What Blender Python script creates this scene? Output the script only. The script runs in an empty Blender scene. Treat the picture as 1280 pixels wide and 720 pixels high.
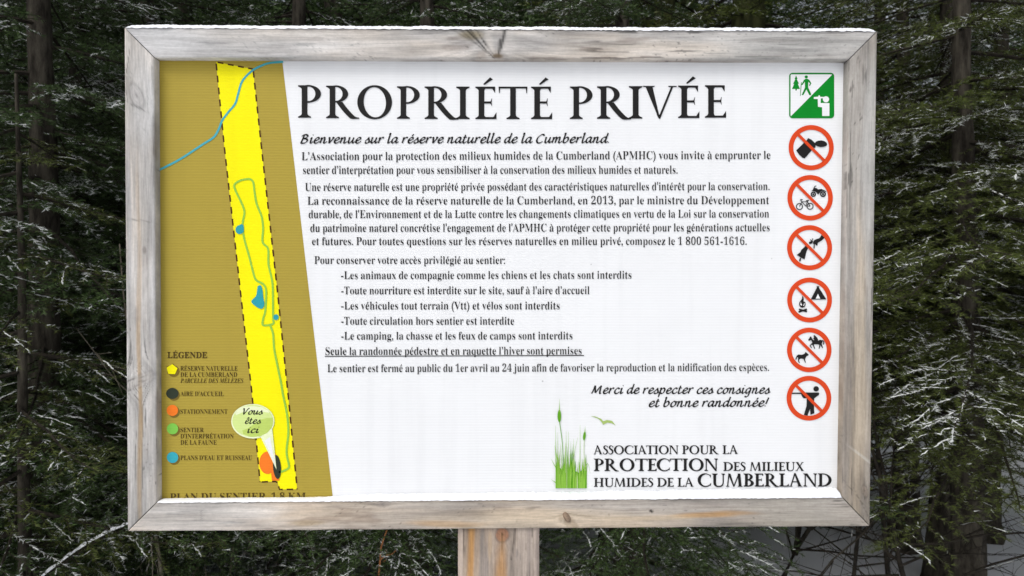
import bpy, math, random
import numpy as np
from mathutils import Vector
S = bpy.context.scene
COL = S.collection
rad = math.radians

# ------------------------------------------------------------------ camera
W_SIGN, ZC = 1.25, 1.45
CAM = np.array([-0.0127, -1.176, ZC + 0.0115])
YAW, PITCH, ROLL = -0.0158, -0.0199, -0.0009
FPX, PCX, PCY = 880.0, 633.0, 360.0
def _rot():
    cy, sy = math.cos(YAW), math.sin(YAW); cp, sp = math.cos(PITCH), math.sin(PITCH)
    cr, sr = math.cos(ROLL), math.sin(ROLL)
    Rz = np.array([[cy, -sy, 0], [sy, cy, 0], [0, 0, 1]])
    Rx = np.array([[1, 0, 0], [0, cp, -sp], [0, sp, cp]])
    Ry = np.array([[cr, 0, sr], [0, 1, 0], [-sr, 0, cr]])
    return Rz @ Rx @ Ry
ROT = _rot()
cd = bpy.data.cameras.new('camera'); cam = bpy.data.objects.new('camera', cd); COL.objects.link(cam)
from mathutils import Matrix
R4 = np.eye(4)
R4[:3, 0] = ROT[:, 0]; R4[:3, 1] = ROT[:, 2]; R4[:3, 2] = -ROT[:, 1]; R4[:3, 3] = CAM
cam.matrix_world = Matrix(R4.tolist())
cd.sensor_width = 36; cd.lens = FPX / 1280 * 36
cd.shift_x = (640 - PCX) / 1280; cd.clip_start = 0.02; cd.clip_end = 500
cd.dof.use_dof = True; cd.dof.focus_distance = 1.19; cd.dof.aperture_fstop = 9.5
S.camera = cam

# ------------------------------------------------------------------ world, sun, exposure
SUN_EL, SUN_AZ = rad(52), rad(215)        # azimuth from +Y clockwise: behind the camera, to the left
wd = bpy.data.worlds.new('World'); S.world = wd; wd.use_nodes = True
nt = wd.node_tree; bg = nt.nodes['Background']
sk = nt.nodes.new('ShaderNodeTexSky'); sk.sky_type = 'NISHITA'; sk.sun_disc = False
sk.sun_elevation = SUN_EL; sk.sun_rotation = SUN_AZ
sk.dust_density = 4.0; sk.air_density = 1.0; sk.ozone_density = 1.0
hs = nt.nodes.new('ShaderNodeHueSaturation'); hs.inputs['Saturation'].default_value = 0.28
nt.links.new(sk.outputs[0], hs.inputs['Color']); nt.links.new(hs.outputs[0], bg.inputs[0])
bg.inputs[1].default_value = 0.12
sl = bpy.data.lights.new('sun', 'SUN'); so = bpy.data.objects.new('sun', sl); COL.objects.link(so)
sl.energy = 1.0; sl.angle = rad(25); sl.color = (1.0, 0.985, 0.96)
_sd = Vector((math.sin(SUN_AZ) * math.cos(SUN_EL), math.cos(SUN_AZ) * math.cos(SUN_EL), math.sin(SUN_EL)))
so.rotation_euler = _sd.to_track_quat('Z', 'Y').to_euler(); so.location = (-3, -6, 8)
S.view_settings.view_transform = 'Standard'; S.view_settings.look = 'None'
S.view_settings.exposure = 0.20; S.view_settings.gamma = 1.0
S.render.engine = 'CYCLES'; S.cycles.max_bounces = 6; S.cycles.diffuse_bounces = 3

# ------------------------------------------------------------------ numpy helpers
def _h(ix, iy, s):
    n = (ix * 374761393 + iy * 668265263 + s * 1442695041) & 0xffffffff
    n = ((n ^ (n >> 13)) * 1274126177) & 0xffffffff
    n = n ^ (n >> 16)
    return (n & 0xffff) / 65535.0
def noise(x, y, s=0):
    x = np.asarray(x, float); y = np.asarray(y, float); x, y = np.broadcast_arrays(x, y)
    ix = np.floor(x).astype(np.int64); iy = np.floor(y).astype(np.int64)
    fx = x - ix; fy = y - iy; fx = fx * fx * (3 - 2 * fx); fy = fy * fy * (3 - 2 * fy)
    a = _h(ix, iy, s); b = _h(ix + 1, iy, s); c = _h(ix, iy + 1, s); d = _h(ix + 1, iy + 1, s)
    return (a * (1 - fx) + b * fx) * (1 - fy) + (c * (1 - fx) + d * fx) * fy
def fbm(x, y, s=0, o=4):
    t = 0; a = .5; n = 0
    for k in range(o):
        t = t + a * noise(np.asarray(x) * 2 ** k, np.asarray(y) * 2 ** k, s + k * 17); n += a; a *= .5
    return t / n
def sstep(a, b, x):
    t = np.clip((x - a) / (b - a), 0, 1); return t * t * (3 - 2 * t)
def at(px, py, depth=0.0):
    """point of the sign's front plane (y = depth) seen at a photograph pixel"""
    q = ROT @ np.array([(px - PCX) / FPX, 1.0, -(py - PCY) / FPX])
    k = (depth - CAM[1]) / q[1]
    return CAM + q * k

def tag(o, label=None, cat=None, group=None, kind=None):
    if label: o['label'] = label
    if cat: o['category'] = cat
    if group: o['group'] = group
    if kind: o['kind'] = kind
    return o
def link(name, me, parent=None, loc=None):
    o = bpy.data.objects.new(name, me); COL.objects.link(o)
    if parent is not None: o.parent = parent
    if loc is not None: o.location = loc
    return o
def empty(name, loc=(0, 0, 0), rz=0.0):
    o = bpy.data.objects.new(name, None); COL.objects.link(o); o.location = loc; o.rotation_euler = (0, 0, rz)
    o.empty_display_size = 0.05
    return o
def mesh(name, V, tris=None, quads=None, mats=(), tmat=None, qmat=None, smooth=False, col=None):
    V = np.asarray(V, np.float32).reshape(-1, 3)
    T = np.zeros((0, 3), np.int32) if tris is None or len(tris) == 0 else np.asarray(tris, np.int32)
    Q = np.zeros((0, 4), np.int32) if quads is None or len(quads) == 0 else np.asarray(quads, np.int32)
    me = bpy.data.meshes.new(name)
    me.vertices.add(len(V)); me.vertices.foreach_set('co', V.ravel())
    me.loops.add(T.size + Q.size); me.loops.foreach_set('vertex_index', np.concatenate([T.ravel(), Q.ravel()]))
    n = len(T) + len(Q); me.polygons.add(n)
    st = np.concatenate([np.arange(len(T)) * 3, T.size + np.arange(len(Q)) * 4]).astype(np.int32)
    me.polygons.foreach_set('loop_start', st)
    mi = np.concatenate([np.zeros(len(T), np.int32) if tmat is None else np.asarray(tmat, np.int32),
                         np.zeros(len(Q), np.int32) if qmat is None else np.asarray(qmat, np.int32)])
    for m in mats: me.materials.append(m)
    me.polygons.foreach_set('material_index', mi)
    me.polygons.foreach_set('use_smooth', np.full(n, smooth))
    if col is not None:
        ca = me.color_attributes.new('pigment', 'FLOAT_COLOR', 'POINT')
        c4 = np.ones((len(V), 4), np.float32); c4[:, :3] = col; ca.data.foreach_set('color', c4.ravel())
    me.update(calc_edges=True)
    return me

# ------------------------------------------------------------------ materials
def new_mat(name, rough=0.7, spec=0.3):
    m = bpy.data.materials.new(name); m.use_nodes = True
    b = m.node_tree.nodes['Principled BSDF']
    b.inputs['Roughness'].default_value = rough; b.inputs['Specular IOR Level'].default_value = spec
    return m, m.node_tree, b
def node(nt, t, **k):
    n = nt.nodes.new(t)
    for a, v in k.items(): setattr(n, a, v)
    return n
def lin(c):
    return tuple(((x / 255) / 12.92 if x / 255 <= .04045 else ((x / 255 + .055) / 1.055) ** 2.4) for x in c)

def print_mat(name, rgb, strength=0.03):
    """flat print on fluted plastic board: colour, faint horizontal flutes, scuffs"""
    m, nt, b = new_mat(name, 0.5, 0.16)
    L = nt.links
    tc = node(nt, 'ShaderNodeTexCoord')
    sp = node(nt, 'ShaderNodeSeparateXYZ'); L.new(tc.outputs['Object'], sp.inputs[0])
    mu = node(nt, 'ShaderNodeMath', operation='MULTIPLY'); L.new(sp.outputs['Z'], mu.inputs[0]); mu.inputs[1].default_value = 2 * math.pi / 0.0046
    sn = node(nt, 'ShaderNodeMath', operation='SINE'); L.new(mu.outputs[0], sn.inputs[0])
    no = node(nt, 'ShaderNodeTexNoise'); no.inputs['Scale'].default_value = 9; no.inputs['Detail'].default_value = 5
    L.new(tc.outputs['Object'], no.inputs['Vector'])
    ma = node(nt, 'ShaderNodeMath', operation='MULTIPLY_ADD'); L.new(sn.outputs[0], ma.inputs[0]); ma.inputs[1].default_value = strength * .5; ma.inputs[2].default_value = 1 - strength * .5
    mb = node(nt, 'ShaderNodeMath', operation='MULTIPLY_ADD'); L.new(no.outputs[0], mb.inputs[0]); mb.inputs[1].default_value = .08; mb.inputs[2].default_value = .96
    mm = node(nt, 'ShaderNodeMath', operation='MULTIPLY'); L.new(ma.outputs[0], mm.inputs[0]); L.new(mb.outputs[0], mm.inputs[1])
    vo = node(nt, 'ShaderNodeTexVoronoi'); vo.inputs['Scale'].default_value = 26; L.new(tc.outputs['Object'], vo.inputs['Vector'])
    sd_ = node(nt, 'ShaderNodeMapRange'); L.new(vo.outputs['Distance'], sd_.inputs[0]); sd_.inputs[1].default_value = .025; sd_.inputs[2].default_value = .05; sd_.inputs[3].default_value = .62; sd_.inputs[4].default_value = 1
    vc = node(nt, 'ShaderNodeSeparateColor'); L.new(vo.outputs['Color'], vc.inputs[0])
    gt = node(nt, 'ShaderNodeMath', operation='LESS_THAN'); L.new(vc.outputs[0], gt.inputs[0]); gt.inputs[1].default_value = .75
    mx = node(nt, 'ShaderNodeMath', operation='MAXIMUM'); L.new(sd_.outputs[0], mx.inputs[0]); L.new(gt.outputs[0], mx.inputs[1])
    mp2 = node(nt, 'ShaderNodeMapping'); mp2.inputs['Scale'].default_value = (38, 1, 2.2); L.new(tc.outputs['Object'], mp2.inputs[0])
    dr = node(nt, 'ShaderNodeTexNoise'); dr.inputs['Scale'].default_value = 1; dr.inputs['Detail'].default_value = 4; L.new(mp2.outputs[0], dr.inputs['Vector'])
    d2_ = node(nt, 'ShaderNodeMapRange'); L.new(dr.outputs[0], d2_.inputs[0]); d2_.inputs[1].default_value = .5; d2_.inputs[2].default_value = .75; d2_.inputs[3].default_value = 1; d2_.inputs[4].default_value = .955
    m3 = node(nt, 'ShaderNodeMath', operation='MULTIPLY'); L.new(mm.outputs[0], m3.inputs[0]); L.new(mx.outputs[0], m3.inputs[1])
    m4 = node(nt, 'ShaderNodeMath', operation='MULTIPLY'); L.new(m3.outputs[0], m4.inputs[0]); L.new(d2_.outputs[0], m4.inputs[1]); mm = m4
    vm = node(nt, 'ShaderNodeVectorMath', operation='SCALE'); vm.inputs[0].default_value = rgb; L.new(mm.outputs[0], vm.inputs['Scale'])
    L.new(vm.outputs[0], b.inputs['Base Color'])
    bp = node(nt, 'ShaderNodeBump'); bp.inputs['Strength'].default_value = .15; bp.inputs['Distance'].default_value = .0003
    L.new(sn.outputs[0], bp.inputs['Height']); L.new(bp.outputs[0], b.inputs['Normal'])
    return m
M = {}
for n_, c_ in dict(white=(0.825, 0.832, 0.842), gold=lin((172, 152, 62)), gold_dark=lin((120, 100, 40)), yellow=(0.92, 0.84, 0.0),
                   ink=(0.013, 0.012, 0.012), brown_ink=lin((78, 62, 24)), dash=lin((74, 42, 12)), stream=lin((72, 168, 180)),
                   lake=lin((46, 156, 168)), trail=lin((146, 196, 72)), orange=lin((240, 122, 36)), dark_green=lin((48, 56, 44)),
                   legend_green=lin((126, 196, 78)), legend_blue=lin((56, 168, 184)), bubble=lin((208, 226, 142)),
                   bubble_light=lin((232, 240, 196)), bubble_dark=lin((186, 208, 104)), sign_green=(0.0, 0.235, 0.018), red=(0.68, 0.062, 0.012),
                   blade_a=lin((96, 160, 30)), blade_b=lin((140, 190, 70)), blade_c=lin((172, 196, 138)), bird=lin((164, 188, 108)),
                   ).items():
    M[n_] = print_mat('print_' + n_, c_, .09 if n_ == 'gold' else .03)

def wood_mat(vertical=False):
    m, nt, b = new_mat('weathered_wood_upright' if vertical else 'weathered_wood', 0.82, 0.2)
    L = nt.links
    at_ = node(nt, 'ShaderNodeAttribute', attribute_name='pigment')
    tc = node(nt, 'ShaderNodeTexCoord'); prev = None
    for sc, lo, hi in (((30, 30, 620), .88, 1.10), ((7, 7, 210), .90, 1.09), ((170, 170, 260), .93, 1.06)):
        mp = node(nt, 'ShaderNodeMapping'); mp.inputs['Scale'].default_value = (sc[2], sc[1], sc[0]) if vertical else sc
        L.new(tc.outputs['Object'], mp.inputs[0])
        nz = node(nt, 'ShaderNodeTexNoise'); nz.inputs['Scale'].default_value = 1; nz.inputs['Detail'].default_value = 3; nz.inputs['Distortion'].default_value = .6
        L.new(mp.outputs[0], nz.inputs['Vector'])
        mr = node(nt, 'ShaderNodeMapRange'); L.new(nz.outputs[0], mr.inputs[0]); mr.inputs[1].default_value = .3; mr.inputs[2].default_value = .7; mr.inputs[3].default_value = lo; mr.inputs[4].default_value = hi
        if prev is None: prev = mr.outputs[0]
        else:
            mm = node(nt, 'ShaderNodeMath', operation='MULTIPLY'); L.new(prev, mm.inputs[0]); L.new(mr.outputs[0], mm.inputs[1]); prev = mm.outputs[0]
    vs = node(nt, 'ShaderNodeVectorMath', operation='SCALE'); L.new(at_.outputs['Color'], vs.inputs[0]); L.new(prev, vs.inputs['Scale'])
    L.new(vs.outputs[0], b.inputs['Base Color'])
    no = node(nt, 'ShaderNodeTexNoise'); no.inputs['Scale'].default_value = 900; no.inputs['Detail'].default_value = 3
    tc = node(nt, 'ShaderNodeTexCoord'); L.new(tc.outputs['Object'], no.inputs['Vector'])
    bp = node(nt, 'ShaderNodeBump'); bp.inputs['Strength'].default_value = .4; bp.inputs['Distance'].default_value = .0005
    L.new(no.outputs[0], bp.inputs['Height']); L.new(bp.outputs[0], b.inputs['Normal'])
    return m
M['wood'] = wood_mat(); M['wood_v'] = wood_mat(True)

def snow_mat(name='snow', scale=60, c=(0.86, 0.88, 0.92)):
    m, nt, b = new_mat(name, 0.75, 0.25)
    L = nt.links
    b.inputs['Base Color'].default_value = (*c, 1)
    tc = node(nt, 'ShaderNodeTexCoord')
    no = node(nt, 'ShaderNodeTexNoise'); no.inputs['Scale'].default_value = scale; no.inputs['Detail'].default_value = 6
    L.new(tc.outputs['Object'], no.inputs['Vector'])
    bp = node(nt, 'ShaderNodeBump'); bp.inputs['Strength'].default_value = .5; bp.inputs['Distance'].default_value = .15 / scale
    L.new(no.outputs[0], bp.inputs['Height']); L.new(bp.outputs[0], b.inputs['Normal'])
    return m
M['snow'] = snow_mat('frame_snow', 500)
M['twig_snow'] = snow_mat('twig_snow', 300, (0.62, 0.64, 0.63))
M['ground_snow'] = snow_mat('ground_snow', 12, (0.80, 0.82, 0.86))

def needle_mat(name, c1, c2):
    m, nt, b = new_mat(name, 0.55, 0.35)
    L = nt.links
    g = node(nt, 'ShaderNodeNewGeometry')
    mr = node(nt, 'ShaderNodeMix', data_type='RGBA')
    mr.inputs['A'].default_value = (*c1, 1); mr.inputs['B'].default_value = (*c2, 1)
    tc = node(nt, 'ShaderNodeTexCoord'); no = node(nt, 'ShaderNodeTexNoise'); no.inputs['Scale'].default_value = 3.5; no.inputs['Detail'].default_value = 3
    L.new(tc.outputs['Object'], no.inputs['Vector'])
    av = node(nt, 'ShaderNodeMath', operation='ADD'); L.new(g.outputs['Random Per Island'], av.inputs[0]); L.new(no.outputs[0], av.inputs[1])
    a2 = node(nt, 'ShaderNodeMath', operation='MULTIPLY_ADD', use_clamp=True); L.new(av.outputs[0], a2.inputs[0]); a2.inputs[1].default_value = .9; a2.inputs[2].default_value = -.4
    L.new(a2.outputs[0], mr.inputs['Factor']); L.new(mr.outputs['Result'], b.inputs['Base Color'])
    return m
M['needle'] = needle_mat('spruce_needles', (0.022, 0.040, 0.012), (0.062, 0.112, 0.024))
M['needle2'] = needle_mat('fir_needles', (0.034, 0.046, 0.010), (0.100, 0.128, 0.020))
def bark_mat(name, c1, c2, sc=18):
    m, nt, b = new_mat(name, 0.9, 0.15)
    L = nt.links
    tc = node(nt, 'ShaderNodeTexCoord'); mp = node(nt, 'ShaderNodeMapping'); mp.inputs['Scale'].default_value = (1, 1, .25)
    L.new(tc.outputs['Object'], mp.inputs[0])
    no = node(nt, 'ShaderNodeTexNoise'); no.inputs['Scale'].default_value = sc; no.inputs['Detail'].default_value = 7; no.inputs['Roughness'].default_value = .7
    L.new(mp.outputs[0], no.inputs['Vector'])
    cr = node(nt, 'ShaderNodeValToRGB'); cr.color_ramp.elements[0].position = .38; cr.color_ramp.elements[1].position = .66
    cr.color_ramp.elements[0].color = (*c1, 1); cr.color_ramp.elements[1].color = (*c2, 1)
    L.new(no.outputs[0], cr.inputs[0]); L.new(cr.outputs[0], b.inputs['Base Color'])
    bp = node(nt, 'ShaderNodeBump'); bp.inputs['Strength'].default_value = .8; bp.inputs['Distance'].default_value = .01
    L.new(no.outputs[0], bp.inputs['Height']); L.new(bp.outputs[0], b.inputs['Normal'])
    return m
M['bark'] = bark_mat('spruce_bark', (0.016, 0.013, 0.010), (0.085, 0.075, 0.058), 30)
M['bark_moss'] = bark_mat('mossy_bark', (0.018, 0.022, 0.008), (0.075, 0.080, 0.030))
M['twig'] = bark_mat('twig_bark', (0.014, 0.012, 0.010), (0.045, 0.038, 0.028), 40)
M['pale_twig'] = bark_mat('pale_twig_bark', (0.11, 0.095, 0.07), (0.26, 0.23, 0.18), 40)
M['broken_twig'] = bark_mat('broken_orange_wood', (0.25, 0.09, 0.03), (0.50, 0.22, 0.09), 60)

# ------------------------------------------------------------------ ground
def build_ground():
    xs = np.concatenate([np.linspace(-60, -8, 14), np.linspace(-7.6, 7.6, 96), np.linspace(8, 60, 14)])
    ys = np.concatenate([np.linspace(-60, -3, 14), np.linspace(-2.6, 12, 100), np.linspace(12.6, 90, 22)])
    X, Y = np.meshgrid(xs, ys)
    Z = .16 * (fbm(X * .7, Y * .7, 3) - .5) + .05 * (fbm(X * 3.1, Y * 3.1, 8) - .5) + .045 * np.clip(Y - 2, 0, 30)
    near = np.exp(-(X ** 2 + Y ** 2) / .5); Z = Z * (1 - near) - .005
    nx, ny = len(xs), len(ys)
    i = (np.arange(ny - 1)[:, None] * nx + np.arange(nx - 1)[None]).ravel()
    Q = np.stack([i, i + 1, i + 1 + nx, i + nx], 1)
    o = link('snow_ground', mesh('snow_ground', np.stack([X, Y, Z], -1).reshape(-1, 3), quads=Q, mats=[M['ground_snow']], smooth=True))
    tag(o, 'snow-covered forest floor under and behind the sign', kind='structure')
build_ground()
def ground_z(x, y):
    z = .16 * (fbm(x * .7, y * .7, 3) - .5) + .05 * (fbm(x * 3.1, y * 3.1, 8) - .5) + .045 * max(0, min(30, y - 2))
    return float(z * (1 - math.exp(-(x * x + y * y) / .5)) - .005)

# ------------------------------------------------------------------ the sign: frame and post
sign = empty('notice_board', (0, 0.02, 0))
tag(sign, 'large white and gold notice board in a weathered wooden frame on a square wooden post', 'sign')
SO = np.array([0, 0.02, 0])

def pigment(u, v, seed, feats, base=(0.46, 0.445, 0.43), warm=0.0, Lm=1.0):
    """u along the grain (m), v across (m). Weathered softwood."""
    flow = np.zeros_like(u)
    for f in feats:
        if f[0] == 'knot':
            _, ku, kv, ru, rv = f[:5]
            du, dv = (u - ku), (v - kv)
            flow += np.sign(dv + 1e-6) * rv * 1.3 * np.exp(-(du / (ru * 2.2)) ** 2 - (np.abs(dv) / (rv * 2.0)))
    vv = v - flow + .006 * (fbm(u * 4, v * 12, seed + 5) - .5) * 2
    g = fbm(u * 7, vv * 330, seed, 3); g2 = fbm(u * 3, vv * 120, seed + 31, 2)
    fine = noise(u * 40, v * 900, seed + 3)
    blot = fbm(u * 9, v * 26, seed + 71, 4); big = fbm(u * 2.4, v * 5, seed + 91, 3)
    streak = fbm(u * 5, vv * 55, seed + 61, 3)
    val = .93 + .42 * (g - .5) + .42 * (g2 - .5) + .16 * (fine - .5) + .62 * (blot - .5) + .35 * (big - .5) + .45 * (streak - .5)
    gr = sstep(.52, .78, fbm(u * 6, vv * 36, seed + 101, 4)); val *= 1 - .22 * gr
    ring = np.abs(np.modf(vv * 115 + 2.2 * fbm(u * 2, vv * 10, seed + 7))[0] - .5) * 2
    val *= 1 - .09 * sstep(.72, 1.0, ring)
    c = np.stack([val * b for b in base], -1)
    w = np.clip(warm + .12 + 1.7 * (fbm(u * 3.1, v * 18, seed + 41) - .55), 0, 1)[..., None]
    c = c * (1 - w) + w * c * np.array([1.10, 0.95, 0.76])
    pit = sstep(.86, .93, noise(u * 260, v * 420, seed + 19)) * sstep(.5, .7, noise(u * 14, v * 30, seed + 20)); c = c * (1 - .55 * pit)[..., None]
    smd = sstep(.60, .80, fbm(u * 13, v * 60, seed + 23, 4)); c = c * (1 - .30 * smd[..., None] * np.array([.9, 1., 1.05]))
    # small dark checks
    ck = sstep(.78, .84, noise(u * 18, vv * 420, seed + 13)) * sstep(.50, .66, noise(u * 7, v * 40, seed + 14))
    c *= (1 - .55 * ck)[..., None]
    for f in feats:
        if f[0] == 'stain':
            _, ku, kv, ru, rv, rgb, s = f
            wob = .5 * (fbm(u * 14, v * 60, seed + 55) - .5)
            d = np.sqrt(((u - ku) / ru) ** 2 + ((v - kv - .0015 * np.sin(u * 23 + seed)) / rv) ** 2) + wob
            m = (s * (1 - sstep(.40, 1.15, d)) * (.75 + .6 * g2))[..., None].clip(0, 1)
            c = c * (1 - m) + m * np.array(rgb) * (val[..., None] * .5 + .5)
        elif f[0] == 'knot':
            _, ku, kv, ru, rv, rgb, s = f
            d = np.sqrt(((u - ku) / ru) ** 2 + ((v - kv) / rv) ** 2) + .25 * (fbm(u * 90, v * 90, seed + 3) - .5)
            m = (s * (1 - sstep(.75, 1.05, d)))[..., None]
            rr = .8 + .35 * np.abs(np.modf(d * 4)[0] - .5) * 2
            c = c * (1 - m) + m * np.array(rgb) * rr[..., None]
            e = np.exp(-((d - 1.0) / .16) ** 2) * .45 * s
            c *= (1 - e)[..., None]
            core = (1 - sstep(.1, .3, d)) * .6 * s
            c *= (1 - core)[..., None]
        elif f[0] == 'crack':
            _, u0, v0, u1, v1, wd_, s = f
            wx = .003 * (fbm(u * 60, v * 60, seed + 21) - .5)
            L2 = (u1 - u0) ** 2 + (v1 - v0) ** 2
            t = np.clip(((u - u0) * (u1 - u0) + (v - v0) * (v1 - v0)) / L2, 0, 1)
            d = np.hypot(u - u0 - t * (u1 - u0) + wx, v - v0 - t * (v1 - v0) + wx)
            m = s * np.exp(-(d / (wd_ * (1 - .6 * t))) ** 2)
            c *= (1 - m)[..., None]
    return np.clip(c, .015, .78)

def bilerp(c, U, Vv):     # c: outer0, outer1, inner1, inner0
    return ((1 - U) * (1 - Vv))[..., None] * c[0] + (U * (1 - Vv))[..., None] * c[1] + (U * Vv)[..., None] * c[2] + ((1 - U) * Vv)[..., None] * c[3]

def rail(name, corners, length, width, seed, feats, depth=.045, warm=0, base=(0.46, .445, .43), nu=None, nv=30, label=None, inner_dark=0):
    nu = nu or int(length / .0028)
    us = np.linspace(0, 1, nu)
    bw = .0022
    # cross-section: outer back -> outer front bevel -> face -> inner bevel -> inner back
    vs = [0, 0, 0, 0, bw / width * .4] + list(np.linspace(bw / width, 1 - bw / width, nv)) + [1 - bw / width * .4, 1, 1, 1, 1]
    ds = [depth, depth * .66, depth * .33, bw, bw * .4] + [0] * nv + [bw * .4, bw, depth * .33, depth * .66, depth]
    vs = np.array(vs); ds = np.array(ds)
    U, Vv = np.meshgrid(us, vs)                     # rows: across
    P = bilerp([np.asarray(c) for c in corners], U, Vv)
    D = np.repeat(ds[:, None], nu, 1)
    um, vm_ = U * length, Vv * width + np.where(Vv < .5, -D, D)
    P = P.copy(); P[..., 1] += D
    P[..., 1] += .0007 * (fbm(um * 8, vm_ * 260, seed + 2) - .5) * (D < .001)
    P[..., 1] += .0016 * (fbm(um * 4, vm_ * 20, seed + 9) - .5)
    edge = ((Vv < .001) | (Vv > .999))
    P[..., 2] += np.where(edge, .0012 * (fbm(um * 30, vm_ * 30, seed + 4) - .5), 0)
    C = pigment(um, vm_, seed, feats, base, warm)
    n = nu; m = len(vs)
    i = (np.arange(m - 1)[:, None] * n + np.arange(n - 1)[None]).ravel()
    Q = np.stack([i, i + n, i + n + 1, i + 1], 1)
    V = P.reshape(-1, 3); base_n = len(V)
    # back face and end caps
    caps = [[0 * n, n - 1, (m - 1) * n + n - 1, (m - 1) * n]]
    e0 = np.arange(m) * n; e1 = e0 + n - 1
    k0 = len(V); V = np.vstack([V, V[0], V[n - 1]])     # dummy centres (ends closed with fans)
    V[k0] = V[e0].mean(0); V[k0 + 1] = V[e1].mean(0)
    T = [[k0, e0[j + 1], e0[j]] for j in range(m - 1)] + [[k0, e0[0], e0[-1]]]
    T += [[k0 + 1, e1[j], e1[j + 1]] for j in range(m - 1)] + [[k0 + 1, e1[-1], e1[0]]]
    Call = np.vstack([C.reshape(-1, 3), [[.2, .19, .17]] * 2])
    me = mesh(name, V - SO, tris=T, quads=np.vstack([Q, caps]), mats=[M['wood_v' if name in ('left_rail', 'right_rail') else 'wood']], smooth=True, col=Call)
    o = link(name, me, sign)
    if label: o['label'] = label
    return o

TL, TR, BR, BL = at(155, 34), at(1097, 38.5), at(1087.8, 658), at(159, 664.5)
tl, tr, br, bl = at(192.8, 71.8), at(1061, 74.6), at(1052.6, 621.5), at(196.2, 627.8)
def gap(a, b, d):      # move a towards b by d
    a = np.asarray(a); b = np.asarray(b); return a + (b - a) / np.linalg.norm(b - a) * d
g = .0008
px = 1.25 / 942        # metres per photograph pixel on the sign's plane
BRN, DBR, ORG = (.26, .19, .115), (.13, .095, .065), (.52, .30, .12)
top_feats = [
    ('knot', (607 - 155) * px, .060, .030, .030, (.30, .24, .19), .35),
    ('stain', (585 - 155) * px, .012, .030, .012, (.28, .23, .13), .65),
    ('stain', (606 - 155) * px, .026, .010, .040, (.62, .58, .54), .7), ('stain', (632 - 155) * px, .022, .016, .03, (.60, .57, .54), .5),
    ('crack', (583 - 155) * px, .000, (607 - 155) * px, .047, .0020, .6), ('crack', (627 - 155) * px, .003, (622 - 155) * px, .034, .0030, .75),
    ('crack', (621 - 155) * px, .018, (618 - 155) * px, .048, .0030, .8), ('crack', (600 - 155) * px, .020, (614 - 155) * px, .049, .0026, .5),
    ('stain', (617 - 155) * px, .046, .012, .005, (.16, .12, .08), .8),
    ('crack', (578 - 155) * px, .000, (612 - 155) * px, .050, .0022, .85),
    ('crack', (570 - 155) * px, .000, (602 - 155) * px, .040, .0030, .45),
    ('crack', (592 - 155) * px, .002, (611 - 155) * px, .050, .0014, .85),
    ('crack', (627 - 155) * px, .003, (619 - 155) * px, .042, .0022, .45),
    ('crack', (560 - 155) * px, .000, (590 - 155) * px, .026, .0026, .30),
    ('stain', (735 - 155) * px, .012, .07, .006, (.33, .28, .22), .25),
    ('stain', (165 - 155) * px, .02, .10, .05, (.60, .60, .61), .5),
    ('stain', (300 - 155) * px, .025, .26, .05, (.58, .58, .58), .4),
    ('stain', (1000 - 155) * px, .030, .20, .04, (.40, .40, .385), .5),
]
rail('top_rail', [gap(TL, TR, g), gap(TR, TL, g), gap(tr, tl, g), gap(tl, tr, g)], 1.25, .05, 11, top_feats, base=(.52, .497, .477))
bot_feats = [
    ('knot', (711 - 159) * px, .010, .0085, .0095, (.20, .14, .095), .9),
    ('crack', (703 - 159) * px, .020, (708 - 159) * px, .002, .0022, .7),
    ('stain', (717 - 159) * px, .003, .008, .007, (.07, .05, .035), 1.), ('stain', (700 - 159) * px, .016, .004, .008, (.10, .075, .055), .8),
    ('stain', (560 - 159) * px, .010, .085, .0065, ORG, .55),
    ('stain', (890 - 159) * px, .020, .075, .006, ORG, .72),
    ('stain', (930 - 159) * px, .024, .060, .005, ORG, .55),
    ('stain', (820 - 159) * px, .018, .12, .006, (.50, .36, .20), .35),
    ('stain', (376 - 159) * px, .014, .035, .006, (.40, .31, .20), .6),
    ('stain', (700 - 159) * px, .012, .26, .022, (.60, .49, .36), .55),
    ('knot', (821 - 159) * px, .0285, .0030, .0030, (.05, .04, .035), 1.0),
    ('knot', (465 - 159) * px, .045, .012, .006, (.22, .18, .15), .5),
    ('crack', (462 - 159) * px, .047, (468 - 159) * px, .038, .0018, .5),
    ('stain', (760 - 159) * px, .042, .22, .010, (.36, .34, .32), .45),
    ('stain', (520 - 159) * px, .042, .20, .010, (.38, .36, .34), .40),
    ('stain', (1010 - 159) * px, .025, .12, .05, (.36, .34, .30), .5),
    ('stain', (230 - 159) * px, .025, .16, .05, (.60, .585, .57), .5),
    ('crack', (228 - 159) * px, .036, (238 - 159) * px, .020, .0012, .35),
]
rail('bottom_rail', [gap(BL, BR, g), gap(BR, BL, g), gap(br, bl, g), gap(bl, br, g)], 1.235, .05, 23, bot_feats, base=(.46, .42, .38), warm=.15)
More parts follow.
